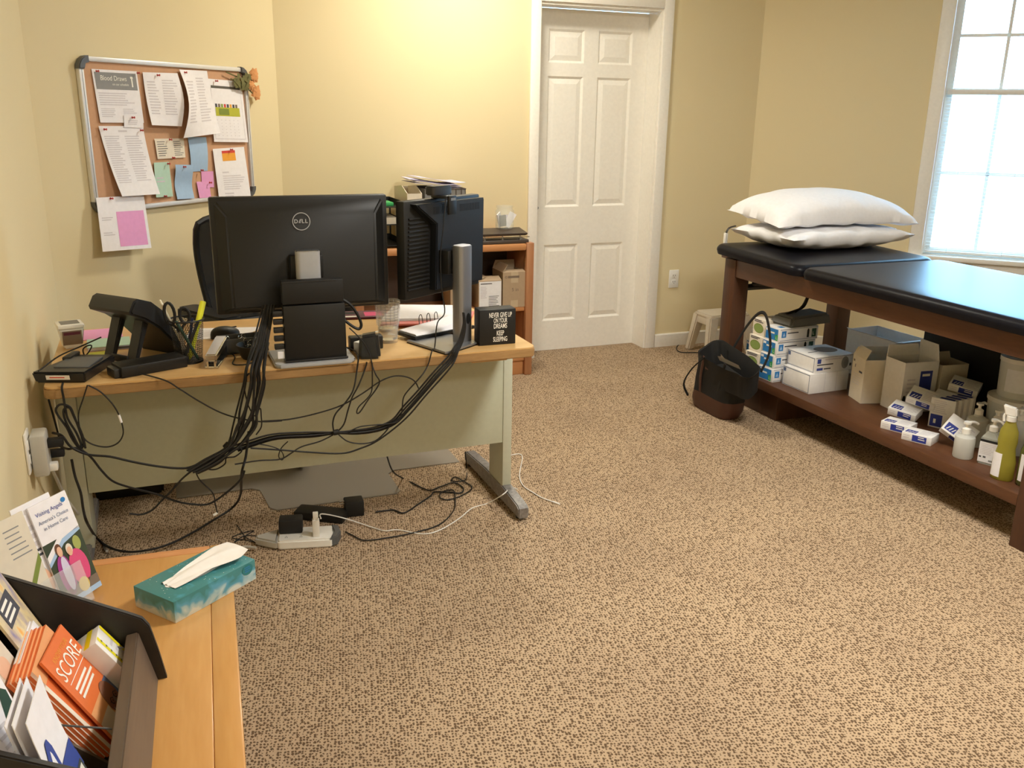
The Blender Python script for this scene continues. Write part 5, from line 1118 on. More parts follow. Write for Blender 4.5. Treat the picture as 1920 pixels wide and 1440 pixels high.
# small syringe boxes
def sbox(label, loc, rot, L=.118, W=.085, H=.034, group=None):
    t = MB(); t.box(0, L, 0, W, 0, H, 'white_card', .001)
    f = bface(t, '-y', 0, L, 0, W, 0, H); f.rect(L*.36, .004, L*.84, H-.004, 'blue_print'); f.lines(L*.56, H*.35, L*.82, H*.85, 2, 'white_ink', 2, .4); f.lines(.006, H*.3, L*.3, H*.8, 2, 'faint_ink')
    k = bface(t, '+z', 0, L, 0, W, 0, H); k.rect(.008, .008, L*.44, W*.5, 'blue_print')
    for i in range(3): k.pg([(.014+.012*i, .012), (.018+.012*i, .012), (.026+.012*i, W*.36), (.022+.012*i, W*.36)], 'white_ink', 2)
    k.lines(L*.5, W*.15, L*.95, W*.85, 6, 'faint_ink')
    o = t.build('syringe_box'); o.matrix_world = tr(*loc) @ rot.to_4x4()
    return tag(o, label, 'box', group)
def E_(z, y=0, x=0): return (M.Rotation(R(z), 3, 'Z') @ M.Rotation(R(y), 3, 'Y') @ M.Rotation(R(x), 3, 'X'))
sbox('left of the two blue and white boxes lying flat at the shelf edge', (2.786, 2.776, SZ), E_(-68))
sbox('right of the two blue and white boxes lying flat at the shelf edge', (2.768, 2.640, SZ), E_(-66))
sbox('blue and white box tipped on edge behind the left flat one', (2.88, 2.842, SZ+.032), E_(-64, 6, 12))
sbox('blue and white box tipped up highest against the carton with the blue panel', (2.95, 2.82, SZ+.085), E_(-60, 10, 25))
sbox('blue and white box half hidden behind the highest tipped one', (3.06, 2.79, SZ+.07), E_(-62, 6, 20))
sbox('blue and white box lying on top at the back of the syringe boxes', (3.16, 2.80, SZ+.125), E_(-58, 8, 15))
for k, lb in enumerate(('first', 'second', 'third', 'fourth')):
    t = MB(); L, W, H = .1, .033, .13; t.box(0, L, 0, W, 0, H, 'white_card', .001)
    f = Face(t, (0, 0, 0), (1, 0, 0), (0, 0, 1)); f.rect(.006, .006, L*.55, H*.45, 'blue_print'); f.rect(L*.2, .02, L*.3, H*.3, 'white_ink', 2); f.lines(.012, H*.5, L*.7, H*.95, 7, 'faint_ink', 1, .4)
    g = Face(t, (0, 0, H), (1, 0, 0), (0, 1, 0)); g.rect(L*.3, .004, L*.9, W-.004, 'blue_print')
    tag(t.build('syringe_box', loc=(3.0+.035*k, 2.73+.003*k, SZ), rotz=R(-66)), lb + ' upright syringe box of the row behind the flat ones, counted from the table edge', 'box', None)
sbox('blue and white box tilted steeply beside the white pump bottle', (2.86, 2.545, SZ+.057), E_(-58, 28, 45))
# bottles
def pump(t, z, m, sc_=1., a=0.):
    q = MB(); q.T = rz(a); q.lathe([(0, z), (.016*sc_, z), (.016*sc_, z+.018), (.01*sc_, z+.022), (.006, z+.024), (.006, z+.036), (.014*sc_, z+.038), (.014*sc_, z+.046), (0, z+.047)], m, 16); q.tube([(0, 0, z+.043), (.025, 0, z+.044), (.042, 0, z+.036)], .005, m, 8, 3); q.build('pump', t)
def pbottle(label, loc, r, h, m, a, cat='bottle', liquid=None, sq=None, lab=None):
    t = thing('pump_bottle', label, cat, loc, a)
    q = MB()
    if sq:
        w_, d_ = sq; q.prism(rrect(-w_/2, -d_/2, w_/2, d_/2, .012), 0, h*.78, m); q.hexa([(-w_/2+.002, -d_/2+.002, h*.78), (w_/2-.002, -d_/2+.002, h*.78), (w_/2-.002, d_/2-.002, h*.78), (-w_/2+.002, d_/2-.002, h*.78), (-.015, -.015, h), (.015, -.015, h), (.015, .015, h), (-.015, .015, h)], m, .004)
    else: q.lathe([(0, 0), (r*.93, 0), (r, .006), (r, h*.8), (r*.94, h*.86), (.018, h*.94), (.016, h), (0, h)], m, 26)
    q.build('bottle', t)
    if lab:
        q = MB(); w_, d_ = sq; f = Face(q, (-w_/2, -d_/2-.0006, 0), (1, 0, 0), (0, 0, 1)); f.rect(.002, .008, w_-.002, h*.74, 'label_white'); f.rect(.002, h*.68, w_-.002, h*.75, 'black_ink', 2); f.lines(.006, h*.3, w_-.008, h*.64, 7, 'faint_ink', 2, .3); f.rect(w_*.6, .014, w_-.008, h*.16, 'grey_print', 2); f.rect(.006, h*.2, .014, h*.24, 'black_ink', 2); f.rect(.02, h*.2, .03, h*.25, 'ink', 2); q.build('label_panel', t)
    pump(t, h, 'white_plastic', 1., R(-20)); return t
pbottle('squat frosted white pump bottle at the shelf edge beside the tilted box', (2.845, 2.402, SZ), .037, .098, 'bottle_frost', 0)
pbottle('clear square pump bottle with a white label at the shelf edge', (2.885, 2.318, SZ), .03, .13, 'soap_clear', R(-68), sq=(.068, .05), lab=True)
pbottle('frosted pump bottle standing behind the squat white one', (3.0, 2.49, SZ), .04, .13, 'bottle_frost', R(30))
pbottle('clear pump bottle behind the labelled square one', (2.98, 2.385, SZ), .034, .135, 'soap_clear', R(10)); pbottle('second clear pump bottle farther back beside the white tubs', (3.07, 2.36, SZ), .034, .14, 'soap_clear', R(60))
sy = thing('spray_bottle', 'yellow cleaning spray bottle with white trigger by the near table leg', 'bottle', (2.803, 2.188, SZ), R(-70))
b = MB(); b.lathe([(0, 0), (.03, 0), (.034, .008), (.034, .07), (.029, .1), (.026, .12), (.029, .145), (.026, .185), (.015, .215), (.014, .225), (0, .225)], 'cleaner_yellow', 26, sx=1.15, sy=.85); b.build('bottle', sy)
b = MB(); b.sheet(lambda u, v: V((1.16*.0345*math.cos(R(-150+60*u)), .86*.0345*math.sin(R(-150+60*u)), .012+.09*v)), 8, 2, 'label_white'); b.build('label_panel', sy)
b = MB(); b.lathe([(0, .222), (.017, .222), (.017, .24), (0, .24)], 'white_plastic', 16); b.hexa([(-.022, -.009, .24), (.018, -.009, .24), (.018, .009, .24), (-.022, .009, .24), (-.034, -.009, .278), (.014, -.009, .272), (.014, .009, .272), (-.034, .009, .278)], 'white_plastic', .004); b.tube([(-.018, 0, .25), (-.026, 0, .235), (-.024, 0, .215)], .005, 'white_plastic', 6, 3); b.build('trigger', sy)
db = thing('soap_bottle', 'olive green bottle with white label half hidden by the near table leg', 'bottle', (2.835, 2.11, SZ), R(-70))
b = MB(); b.lathe([(0, 0), (.032, 0), (.036, .008), (.036, .13), (.02, .19), (.014, .2), (.014, .23), (0, .23)], 'olive_bottle', 24); b.build('bottle', db)
b = MB(); b.sheet(lambda u, v: V((.0364*math.cos(R(-130+80*u)), .0364*math.sin(R(-130+80*u)), .02+.1*v)), 8, 2, 'label_white'); b.build('label_panel', db)
b = MB(); b.lathe([(0, .228), (.016, .228), (.016, .25), (0, .25)], 'white_plastic', 16); b.build('cap', db)
for z, r, h, lb in ((SZ, .105, .155, 'lower and wider of the two white tubs at the back of the shelf'), (SZ+.156, .082, .17, 'upper white tub stacked on the wider one')):
    t = thing('wipes_tub', lb, 'tub', (3.285, 2.56, z), R(-60))
    b = MB(); b.lathe([(0, 0), (r*.9, 0), (r*.94, .006), (r, h-.03), (r, h-.02), (0, h-.02)], 'soap_white', 30); b.build('tub_body', t)
    b = MB(); b.lathe([(0, h-.02), (r*1.04, h-.02), (r*1.04, h-.002), (r*.98, h), (0, h)], 'white_plastic', 30); b.build('lid', t)
    b = MB(); b.sheet(lambda u, v: V(((r*.985+.001)*math.cos(R(-120+110*u)), (r*.985+.001)*math.sin(R(-120+110*u)), .03+(h-.075)*v)), 10, 2, 'label_white'); b.sheet(lambda u, v: V(((r*.99+.002)*math.cos(R(-50+30*u)), (r*.99+.002)*math.sin(R(-50+30*u)), .035+.03*v)), 6, 1, 'ink' if h > .16 else 'blue_print'); b.build('label_panel', t)

# ------------------------------------------------------------------ tote bag
bag = thing('tote_bag', 'black canvas tote bag with brown leather base slumped at the foot of the treatment table', 'bag', (2.60, 3.70, 0))
def ringp(x, y, a, n=36, p=.5):
    out = []
    for k in range(n):
        t = 2*PI*k/n; c, s = math.cos(t), math.sin(t)
        out.append((x*math.copysign(abs(c)**p, c), y*math.copysign(abs(s)**p, s)))
    return out
lv = [(0.0, .05, .13, 0, 0), (.004, .062, .15, 0, 0), (.05, .072, .165, -.002, -.01), (.1, .07, .165, -.006, -.025), (.105, .07, .165, -.006, -.026), (.16, .064, .17, -.014, -.05), (.22, .06, .182, -.024, -.08), (.28, .06, .2, -.036, -.115), (.315, .062, .212, -.044, -.135)]
def bagwall(lo, hi, m, name, par):
    q = MB(); bb = bmesh.new(); rings = []; n = 36
    for i in range(lo, hi+1):
        z, rx, ry, ox, oy = lv[i]; pts = ringp(rx, ry, 0, n, .55); r_ = []
        for k, (x, y) in enumerate(pts):
            t = 2*PI*k/n; wob = .010*math.sin(5*t+z*17) * min(1, z*7) + .006*math.sin(9*t-z*30) * min(1, z*7)
            dz = (.012*math.sin(2*t+.6) + .03*x/.06 + .018*y/.2) * (z/.315)**2
            r_.append(bb.verts.new((x*(1+wob*8)+ox, y*(1+wob*2)+oy, max(0, z+dz))))
        rings.append(r_)
    for a, c in zip(rings, rings[1:]):
        for k in range(n): bb.faces.new((a[k], a[(k+1) % n], c[(k+1) % n], c[k]))
    if lo == 0: bb.faces.new(rings[0][::-1])
    if hi == len(lv)-1:      # inner lining, folding down inside
        prev = rings[-1]
        for dz, s in ((-.004, .96), (-.12, .85)):
            r_ = [bb.verts.new(((v.co.x-lv[-1][3])*s+lv[-1][3]+(.0 if dz > -.1 else .02), (v.co.y-lv[-1][4])*s+lv[-1][4], v.co.z+dz)) for v in rings[-1]]
            for k in range(n): bb.faces.new((prev[k], prev[(k+1) % n], r_[(k+1) % n], r_[k]))
            prev = r_
        bb.faces.new(prev)
    q.merge(bb, m); return q.build(name, par, smooth=50)
bagwall(0, 3, 'brown_leather', 'leather_base', bag); bagwall(3, 8, 'bag_cloth', 'canvas_body', bag)
b = MB(); b.tube([(-.07, .05, .10), (-.085, .03, .2), (-.10, -.01, .30)], .011, 'brown_leather', 6, 5, flat=.3); b.tube([(-.07, -.1, .10), (-.085, -.14, .2), (-.1, -.19, .31)], .011, 'bag_cloth', 6, 5, flat=.3); b.build('webbing', bag)
b = MB(); b.tube([(.02, -.31, .29), (.06, -.31, .4), (.08, -.24, .53), (.08, -.18, .545), (.07, -.1, .46), (.04, -.03, .31)], .0085, 'bag_cloth', 6, 6, flat=.45); b.build('handle', bag)
b = MB(); b.tube([(-.10, -.02, .3), (-.12, .06, .22), (-.11, .14, .12), (-.06, .17, .04)], .006, 'bag_cloth', 6, 6, flat=.5); b.build('side_strap', bag)
b = MB(); b.box(-.014, .014, -.001, .001, -.012, .012, 'brown_leather', T=tr(-.0925, -.03, .25) @ rz(R(90))); b.build('leather_tab', bag)
b = MB(); b.poly([(0, -.09, 0), (0, .09, 0), (0, .085, .03), (0, .05, .04), (0, .035, .06), (0, .02, .036), (0, -.09, .03)], 'paper', T=tr(-.035, -.14, .285) @ M.Rotation(R(-35), 4, 'Y')); tag(b.build('paper_sheet', smooth=0, loc=(2.60, 3.70, 0)), 'white paper sticking out of the open tote bag', 'paper')

# step stool
stl = thing('step_stool', 'beige plastic step stool against the back wall behind the table leg', 'stool', (3.32, 4.74, 0), R(0))
b = MB(); b.prism(rrect(-.15, -.1, .15, .1, .04), .235, .26, 'beige_plastic', .008); b.build('step', stl)
for sx in (-1, 1):
    for sy_ in (-1, 1):
        b = MB(); b.hexa([(sx*.155-.022, sy_*.11-.022, 0), (sx*.155+.022, sy_*.11-.022, 0), (sx*.155+.022, sy_*.11+.022, 0), (sx*.155-.022, sy_*.11+.022, 0), (sx*.115-.035, sy_*.072-.028, .25), (sx*.115+.035, sy_*.072-.028, .25), (sx*.115+.035, sy_*.072+.028, .25), (sx*.115-.035, sy_*.072+.028, .25)], 'beige_plastic', .008); b.build('leg', stl)
for y in (-.088, .088):
    b = MB(); b.box(-.14, .14, y-.006, y+.006, .19, .245, 'beige_plastic', .003); b.build('skirt', stl)
for x in (-.138, .138):
    b = MB(); b.box(x-.006, x+.006, -.09, .09, .19, .245, 'beige_plastic', .003); b.build('skirt', stl)

# ------------------------------------------------------------------ power strip and floor gear
ps = thing('power_strip', 'cream surge protector strip with a grey end on the carpet in front of the desk', 'power strip', (.385, 2.93, 0), R(-12.5))
b = MB(); b.prism(rrect(-.08, -.055, .11, .055, .012), 0, .034, 'white_plastic', .006)
for i in range(3):
    for j in (-1, 1):
        x = -.05+.05*i; y = j*.026
        b.box(x-.004, x-.002, y-.006, y+.004, .0338, .0345, 'grey_print'); b.box(x+.002, x+.004, y-.006, y+.004, .0338, .0345, 'grey_print'); b.lathe([(0, .0339), (.002, .0339), (.002, .0345), (0, .0345)], 'grey_print', 8, T=tr(x, y+.008, 0))
b.build('strip_body', ps)
b = MB(); b.prism([(-.155, -.012), (-.085, -.052), (-.079, -.052), (-.079, .052), (-.085, .052), (-.155, .012)], .002, .032, 'grey_cord', .006); b.build('cord_end', ps)
b = MB(); b.prism([(.1, -.054), (.125, -.045), (.135, 0), (.125, .045), (.1, .054), (.112, 0)], .004, .037, 'grey_plastic', .003); b.build('grey_cap', ps)
uc = thing('usb_charger', 'tall white phone charger plugged into the power strip', 'charger', (.431, 2.895, .0345), R(-10))
b = MB(); b.box(-.012, .012, -.012, .012, 0, .062, 'white_plastic', .003); b.box(-.009, .009, -.007, .007, .062, .088, 'white_plastic', .002); b.build('shell', uc)
def brick(label, loc, a, w_, d_, h_): 
    return tag(MB().box(-w_/2, w_/2, -d_/2, d_/2, 0, h_, 'matte_black', .005).build('power_brick', loc=loc, rotz=a), label, 'adapter')
brick('black square wall adapter plugged into the power strip, left of the white charger', (.355, 2.962, .035), R(-12), .08, .055, .05)
brick('long black laptop brick lying on the carpet behind the power strip', (.485, 3.105, 0), R(-32), .19, .075, .032)
kb = thing('plug_block', 'black plug block with two prongs behind the right of the power strip', 'adapter', (.605, 3.10, 0), R(-5))
b = MB(); b.box(-.035, .035, -.03, .03, 0, .06, 'matte_black', .005); b.build('block', kb)
b = MB()
for z in (.045, .055): b.box(-.052, -.035, -.003, .003, z-.001, z+.001, 'steel')
b.build('prong', kb)
# ------------------------------------------------------------------ cables (points in metres)
CAB_TIE = [(0.147, 2.695, 0.462), (0.479, 2.695, 0.476)]
CAB = [
    ('cable', 'thin cable looping from the black box across the desk front to the speaker side', 0.0022, 'rubber', [(-0.075,2.774,0.7),(-0.007,2.716,0.688),(0.029,2.716,0.659),(0.08,2.716,0.616),(0.136,2.716,0.575),(0.191,2.716,0.549),(0.255,2.716,0.531),(0.318,2.716,0.527),(0.256,2.716,0.532),(0.336,2.716,0.529),(0.419,2.716,0.538),(0.503,2.716,0.557),(0.572,2.716,0.59),(0.629,2.716,0.624),(0.673,2.716,0.637),(0.713,2.716,0.632),(0.743,2.716,0.614),(0.758,2.716,0.583)], None),
    ('cable', 'thin round loop of cable with a white tag below the flat black device', 0.0022, 'rubber', [(-0.213,2.716,0.694),(-0.228,2.716,0.656),(-0.245,2.716,0.612),(-0.247,2.716,0.566),(-0.236,2.716,0.531),(-0.211,2.716,0.511),(-0.179,2.716,0.503),(-0.152,2.716,0.512),(-0.136,2.716,0.536),(-0.135,2.716,0.566),(-0.142,2.716,0.601),(-0.157,2.716,0.636),(-0.183,2.716,0.672),(-0.211,2.716,0.693)], None),
    ('cable', 'bunched power lead tied in loops below the left desk corner', 0.0032, 'rubber', [(-0.277,2.738,0.7),(-0.279,2.716,0.69),(-0.278,2.716,0.665),(-0.277,2.716,0.632),(-0.274,2.716,0.599),(-0.257,2.716,0.555),(-0.249,2.716,0.516),(-0.255,2.716,0.508),(-0.27,2.716,0.539),(-0.28,2.716,0.574),(-0.297,2.716,0.61),(-0.301,2.716,0.631),(-0.288,2.716,0.644),(-0.266,2.716,0.635),(-0.258,2.716,0.609),(-0.249,2.716,0.566),(-0.242,2.716,0.523),(-0.253,2.716,0.51),(-0.268,2.716,0.552),(-0.282,2.716,0.6),(-0.281,2.716,0.628),(-0.266,2.716,0.631),(-0.256,2.716,0.597),(-0.243,2.716,0.549),(-0.239,2.716,0.506)], None),
    ('cable', 'power cord running from the wall adapter to the cable bundle', 0.0038, 'rubber', [(-0.325,2.784,0.54),(-0.293,2.7,0.556),(-0.274,2.7,0.52),(-0.234,2.7,0.492),(-0.177,2.7,0.478),(-0.12,2.7,0.455),(-0.061,2.7,0.434),(-0.0,2.7,0.418),(0.043,2.7,0.417),(0.101,2.7,0.442),(0.147,2.7,0.463)], None),
    ('cable', 'second power cord from the wall adapter sagging lowest under the desk panel', 0.0034, 'rubber', [(-0.325,2.871,0.47),(-0.286,2.74,0.501),(-0.261,2.74,0.5),(-0.231,2.74,0.47),(-0.206,2.74,0.423),(-0.18,2.74,0.386),(-0.137,2.74,0.36),(-0.062,2.74,0.326),(-0.006,2.74,0.293),(0.053,2.74,0.274),(0.09,2.74,0.274),(0.138,2.74,0.302),(0.182,2.74,0.338),(0.197,2.74,0.368)], None),
    ('cable', 'thick cord hanging from the bundle and sweeping along the floor to the left desk leg', 0.0042, 'rubber', [(0.215,2.7,0.509),(0.201,2.7,0.429),(0.185,2.7,0.376),(0.204,3.131,0.12),(0.179,3.259,0.02),(0.104,3.171,0.02),(0.029,3.091,0.02),(-0.042,3.031,0.02),(-0.109,3.006,0.02),(-0.178,3.015,0.02),(-0.235,3.068,0.02),(-0.277,3.155,0.02),(-0.26,2.72,0.27),(-0.266,2.72,0.316),(-0.267,2.72,0.369),(-0.276,2.72,0.423),(-0.279,2.72,0.475)], None),
    ('cable', 'short cord end dangling from the cable bundle with a pale tip', 0.0022, 'rubber', [(0.054,2.74,0.383),(0.064,2.74,0.354),(0.097,2.74,0.308),(0.102,2.74,0.269),(0.106,2.74,0.238)], None),
    ('cable', 'cord from the bundle dipping below the panel toward the black bin', 0.003, 'rubber', [(0.043,2.74,0.389),(0.013,2.74,0.366),(-0.022,2.74,0.33),(-0.053,2.74,0.302),(-0.079,2.74,0.278),(-0.111,2.74,0.267),(-0.145,2.74,0.275)], None),
    ('cable', 'black cable in the thick bundle hanging over the desk edge left of the computer case', 0.003, 'rubber', [(0.295,2.82,0.872),(0.252,2.745,0.778),(0.22,2.69,0.712),(0.209,2.69,0.664),(0.184,2.69,0.583),(0.169,2.69,0.533),(0.156,2.69,0.49),(0.137,2.69,0.464),(0.081,2.69,0.439),(0.028,2.69,0.41)], 'black cables in the thick hanging bundle'),
    ('cable', 'black cable in the thick bundle hanging over the desk edge left of the computer case', 0.0036, 'rubber', [(0.303,2.82,0.872),(0.26,2.745,0.778),(0.222,2.678,0.715),(0.214,2.678,0.667),(0.192,2.678,0.585),(0.183,2.678,0.536),(0.159,2.678,0.492),(0.14,2.678,0.467),(0.086,2.678,0.441),(0.031,2.678,0.413)], 'black cables in the thick hanging bundle'),
    ('cable', 'black cable in the thick bundle hanging over the desk edge left of the computer case', 0.0042, 'rubber', [(0.303,2.82,0.872),(0.269,2.745,0.777),(0.234,2.666,0.717),(0.228,2.666,0.669),(0.206,2.666,0.588),(0.18,2.666,0.54),(0.161,2.666,0.494),(0.141,2.666,0.47),(0.087,2.666,0.444),(0.034,2.666,0.416)], 'black cables in the thick hanging bundle'),
    ('cable', 'black cable in the thick bundle hanging over the desk edge left of the computer case', 0.003, 'rubber', [(0.309,2.82,0.871),(0.266,2.745,0.777),(0.243,2.69,0.71),(0.236,2.69,0.661),(0.21,2.69,0.58),(0.19,2.69,0.531),(0.17,2.69,0.484),(0.143,2.69,0.461),(0.097,2.69,0.433),(0.045,2.69,0.405)], 'black cables in the thick hanging bundle'),
    ('cable', 'black cable in the thick bundle hanging over the desk edge left of the computer case', 0.0036, 'rubber', [(0.312,2.82,0.871),(0.275,2.745,0.777),(0.243,2.678,0.713),(0.235,2.678,0.665),(0.21,2.678,0.583),(0.196,2.678,0.534),(0.172,2.678,0.486),(0.139,2.678,0.465),(0.09,2.678,0.437),(0.045,2.678,0.409)], 'black cables in the thick hanging bundle'),
    ('cable', 'black cable in the thick bundle hanging over the desk edge left of the computer case', 0.0042, 'rubber', [(0.313,2.82,0.871),(0.281,2.745,0.776),(0.247,2.666,0.716),(0.239,2.666,0.668),(0.227,2.666,0.585),(0.202,2.666,0.538),(0.171,2.666,0.489),(0.143,2.666,0.468),(0.101,2.666,0.438),(0.044,2.666,0.412)], 'black cables in the thick hanging bundle'),
    ('cable', 'black cable in the thick bundle hanging over the desk edge left of the computer case', 0.003, 'rubber', [(0.318,2.82,0.871),(0.289,2.745,0.775),(0.253,2.69,0.709),(0.25,2.69,0.66),(0.235,2.69,0.577),(0.21,2.69,0.529),(0.174,2.69,0.479),(0.148,2.69,0.457),(0.109,2.69,0.427),(0.052,2.69,0.401)], 'black cables in the thick hanging bundle'),
    ('cable', 'black cable in the thick bundle hanging over the desk edge left of the computer case', 0.0036, 'rubber', [(0.32,2.82,0.871),(0.289,2.745,0.775),(0.257,2.678,0.712),(0.255,2.678,0.663),(0.231,2.678,0.581),(0.225,2.678,0.531),(0.188,2.678,0.48),(0.159,2.678,0.459),(0.113,2.678,0.429),(0.06,2.678,0.403)], 'black cables in the thick hanging bundle'),
    ('cable', 'black cable in the thick bundle hanging over the desk edge left of the computer case', 0.0042, 'rubber', [(0.32,2.82,0.871),(0.293,2.745,0.775),(0.27,2.666,0.714),(0.263,2.666,0.665),(0.24,2.666,0.584),(0.233,2.666,0.534),(0.188,2.666,0.483),(0.16,2.666,0.463),(0.111,2.666,0.433),(0.053,2.666,0.408)], 'black cables in the thick hanging bundle'),
    ('cable', 'black cable in the thick bundle hanging over the desk edge left of the computer case', 0.003, 'rubber', [(0.328,2.82,0.87),(0.294,2.745,0.775),(0.269,2.69,0.708),(0.271,2.69,0.658),(0.246,2.69,0.576),(0.229,2.69,0.526),(0.186,2.69,0.474),(0.155,2.69,0.454),(0.121,2.69,0.422),(0.058,2.69,0.397)], 'black cables in the thick hanging bundle'),
    ('cable', 'cable loop bulging out left of the thick bundle at the desk edge', 0.0022, 'rubber', [(0.229,2.7,0.692),(0.212,2.7,0.673),(0.212,2.7,0.644),(0.216,2.7,0.61),(0.222,2.7,0.584),(0.236,2.7,0.557),(0.253,2.7,0.58),(0.255,2.7,0.554),(0.253,2.7,0.52),(0.236,2.7,0.496)], None),
    ('cable', 'cable loop drooping under the tie of the thick bundle', 0.0022, 'rubber', [(0.079,2.7,0.422),(0.09,2.7,0.403),(0.114,2.7,0.4),(0.139,2.7,0.414),(0.144,2.7,0.432),(0.169,2.7,0.433),(0.19,2.7,0.448),(0.187,2.7,0.458)], None),
    ('cable', 'black cable in the swag from the grey monitor stand down to the thick bundle', 0.0032, 'rubber', [(0.928,2.775,0.817),(0.928,2.769,0.785),(0.92,2.763,0.757),(0.907,2.757,0.728),(0.877,2.725,0.708),(0.858,2.725,0.683),(0.801,2.705,0.639),(0.747,2.705,0.581),(0.701,2.705,0.536),(0.662,2.705,0.494),(0.605,2.705,0.476),(0.535,2.705,0.473),(0.479,2.705,0.474),(0.391,2.705,0.484),(0.286,2.705,0.49),(0.213,2.705,0.477),(0.165,2.705,0.466)], 'black cables in the swag under the turned monitor'),
    ('cable', 'black cable in the swag from the grey monitor stand down to the thick bundle', 0.0032, 'rubber', [(0.929,2.775,0.816),(0.93,2.769,0.783),(0.924,2.763,0.753),(0.911,2.757,0.724),(0.882,2.725,0.702),(0.864,2.725,0.677),(0.809,2.711,0.631),(0.755,2.711,0.573),(0.709,2.711,0.528),(0.668,2.711,0.487),(0.611,2.711,0.468),(0.541,2.711,0.466),(0.482,2.711,0.47),(0.398,2.711,0.475),(0.292,2.711,0.481),(0.219,2.711,0.468),(0.171,2.711,0.457)], 'black cables in the swag under the turned monitor'),
    ('cable', 'black cable in the swag from the grey monitor stand down to the thick bundle', 0.0032, 'rubber', [(0.93,2.775,0.815),(0.932,2.769,0.781),(0.927,2.763,0.751),(0.915,2.757,0.72),(0.887,2.725,0.698),(0.869,2.725,0.672),(0.813,2.705,0.628),(0.758,2.705,0.57),(0.713,2.705,0.524),(0.671,2.705,0.485),(0.613,2.705,0.466),(0.544,2.705,0.464),(0.482,2.705,0.471),(0.402,2.705,0.472),(0.296,2.705,0.478),(0.224,2.705,0.465),(0.176,2.705,0.453)], 'black cables in the swag under the turned monitor'),
    ('cable', 'black cable in the swag from the grey monitor stand down to the thick bundle', 0.0032, 'rubber', [(0.931,2.775,0.814),(0.934,2.769,0.78),(0.929,2.763,0.748),(0.918,2.757,0.717),(0.891,2.725,0.694),(0.874,2.725,0.667),(0.819,2.711,0.621),(0.764,2.711,0.563),(0.719,2.711,0.518),(0.676,2.711,0.479),(0.618,2.711,0.46),(0.548,2.711,0.458),(0.484,2.711,0.467),(0.408,2.711,0.465),(0.301,2.711,0.471),(0.228,2.711,0.458),(0.18,2.711,0.446)], 'black cables in the swag under the turned monitor'),
    ('cable', 'lowest cable of the swag, sagging farthest below the tied ones', 0.003, 'rubber', [(0.931,2.775,0.795),(0.928,2.775,0.75),(0.887,2.724,0.68),(0.851,2.7,0.644),(0.778,2.7,0.57),(0.706,2.7,0.495),(0.616,2.7,0.433),(0.554,2.7,0.411),(0.494,2.7,0.402),(0.393,2.7,0.419),(0.308,2.7,0.437),(0.217,2.7,0.455)], None),
    ('cable', 'thin cable dropping from the webcam down the monitor back', 0.0022, 'rubber', [(0.898,2.86,1.18),(0.882,2.84,1.083),(0.872,2.84,0.996),(0.875,2.84,0.89),(0.885,2.84,0.806),(0.847,2.8,0.781),(0.837,2.8,0.701),(0.805,2.722,0.71),(0.79,2.722,0.662),(0.761,2.7,0.634),(0.716,2.7,0.589),(0.7,2.7,0.564),(0.695,2.7,0.524),(0.686,2.7,0.495),(0.672,2.7,0.488)], None),
    ('cable', 'pair of thick cables curling round from the computer case to the speaker', 0.005, 'rubber', [(0.531,2.79,0.884),(0.56,2.79,0.861),(0.58,2.79,0.829),(0.591,2.79,0.798),(0.584,2.79,0.783),(0.565,2.79,0.791),(0.537,2.79,0.815)], None),
    ('cable', 'speaker cable hanging straight down from the computer case to the knot', 0.0025, 'rubber', [(0.558,2.888,0.7),(0.576,2.836,0.7),(0.563,2.722,0.708),(0.559,2.722,0.673),(0.54,2.7,0.611),(0.513,2.7,0.57),(0.482,2.7,0.538),(0.471,2.7,0.508),(0.473,2.7,0.477)], None),
    ('cable', 'plug lead hanging from under the speaker, joining the knot from the right', 0.0025, 'rubber', [(0.59,2.722,0.69),(0.585,2.722,0.671),(0.557,2.7,0.623),(0.535,2.7,0.585),(0.52,2.7,0.543),(0.506,2.7,0.5),(0.486,2.7,0.478)], None),
    ('cable', 'doubled cable loop hanging lowest in front of the panel below the speaker', 0.0022, 'rubber', [(0.542,2.735,0.801),(0.582,2.735,0.755),(0.602,2.735,0.714),(0.609,2.722,0.673),(0.613,2.7,0.652),(0.624,2.7,0.629),(0.612,2.7,0.604),(0.585,2.7,0.571),(0.558,2.7,0.534),(0.548,2.7,0.533),(0.555,2.7,0.552),(0.586,2.7,0.58),(0.599,2.7,0.605),(0.602,2.7,0.658),(0.602,2.7,0.693)], None),
    ('cable', 'cable bowing below the knot toward the right swag', 0.0022, 'rubber', [(0.488,2.7,0.466),(0.516,2.7,0.44),(0.559,2.7,0.427),(0.602,2.7,0.43),(0.634,2.7,0.453),(0.652,2.7,0.474)], None),
    ('cable', 'fine cable arching above the swag right of the knot', 0.002, 'rubber', [(0.522,2.7,0.473),(0.557,2.7,0.485),(0.608,2.7,0.485),(0.648,2.7,0.484),(0.679,2.7,0.487)], None),
    ('cable', 'cable from the knot falling left to the lower edge of the panel', 0.0022, 'rubber', [(0.471,2.7,0.468),(0.428,2.7,0.451),(0.37,2.7,0.44),(0.336,2.7,0.422),(0.302,2.7,0.407),(0.238,2.7,0.411),(0.167,2.7,0.408)], None),
    ('cable', 'small curled cable end in front of the panel between bundle and knot', 0.0018, 'rubber', [(0.33,2.7,0.463),(0.309,2.7,0.444),(0.299,2.7,0.418),(0.308,2.7,0.404),(0.314,2.7,0.416),(0.304,2.7,0.438),(0.273,2.7,0.455),(0.242,2.7,0.465)], None),
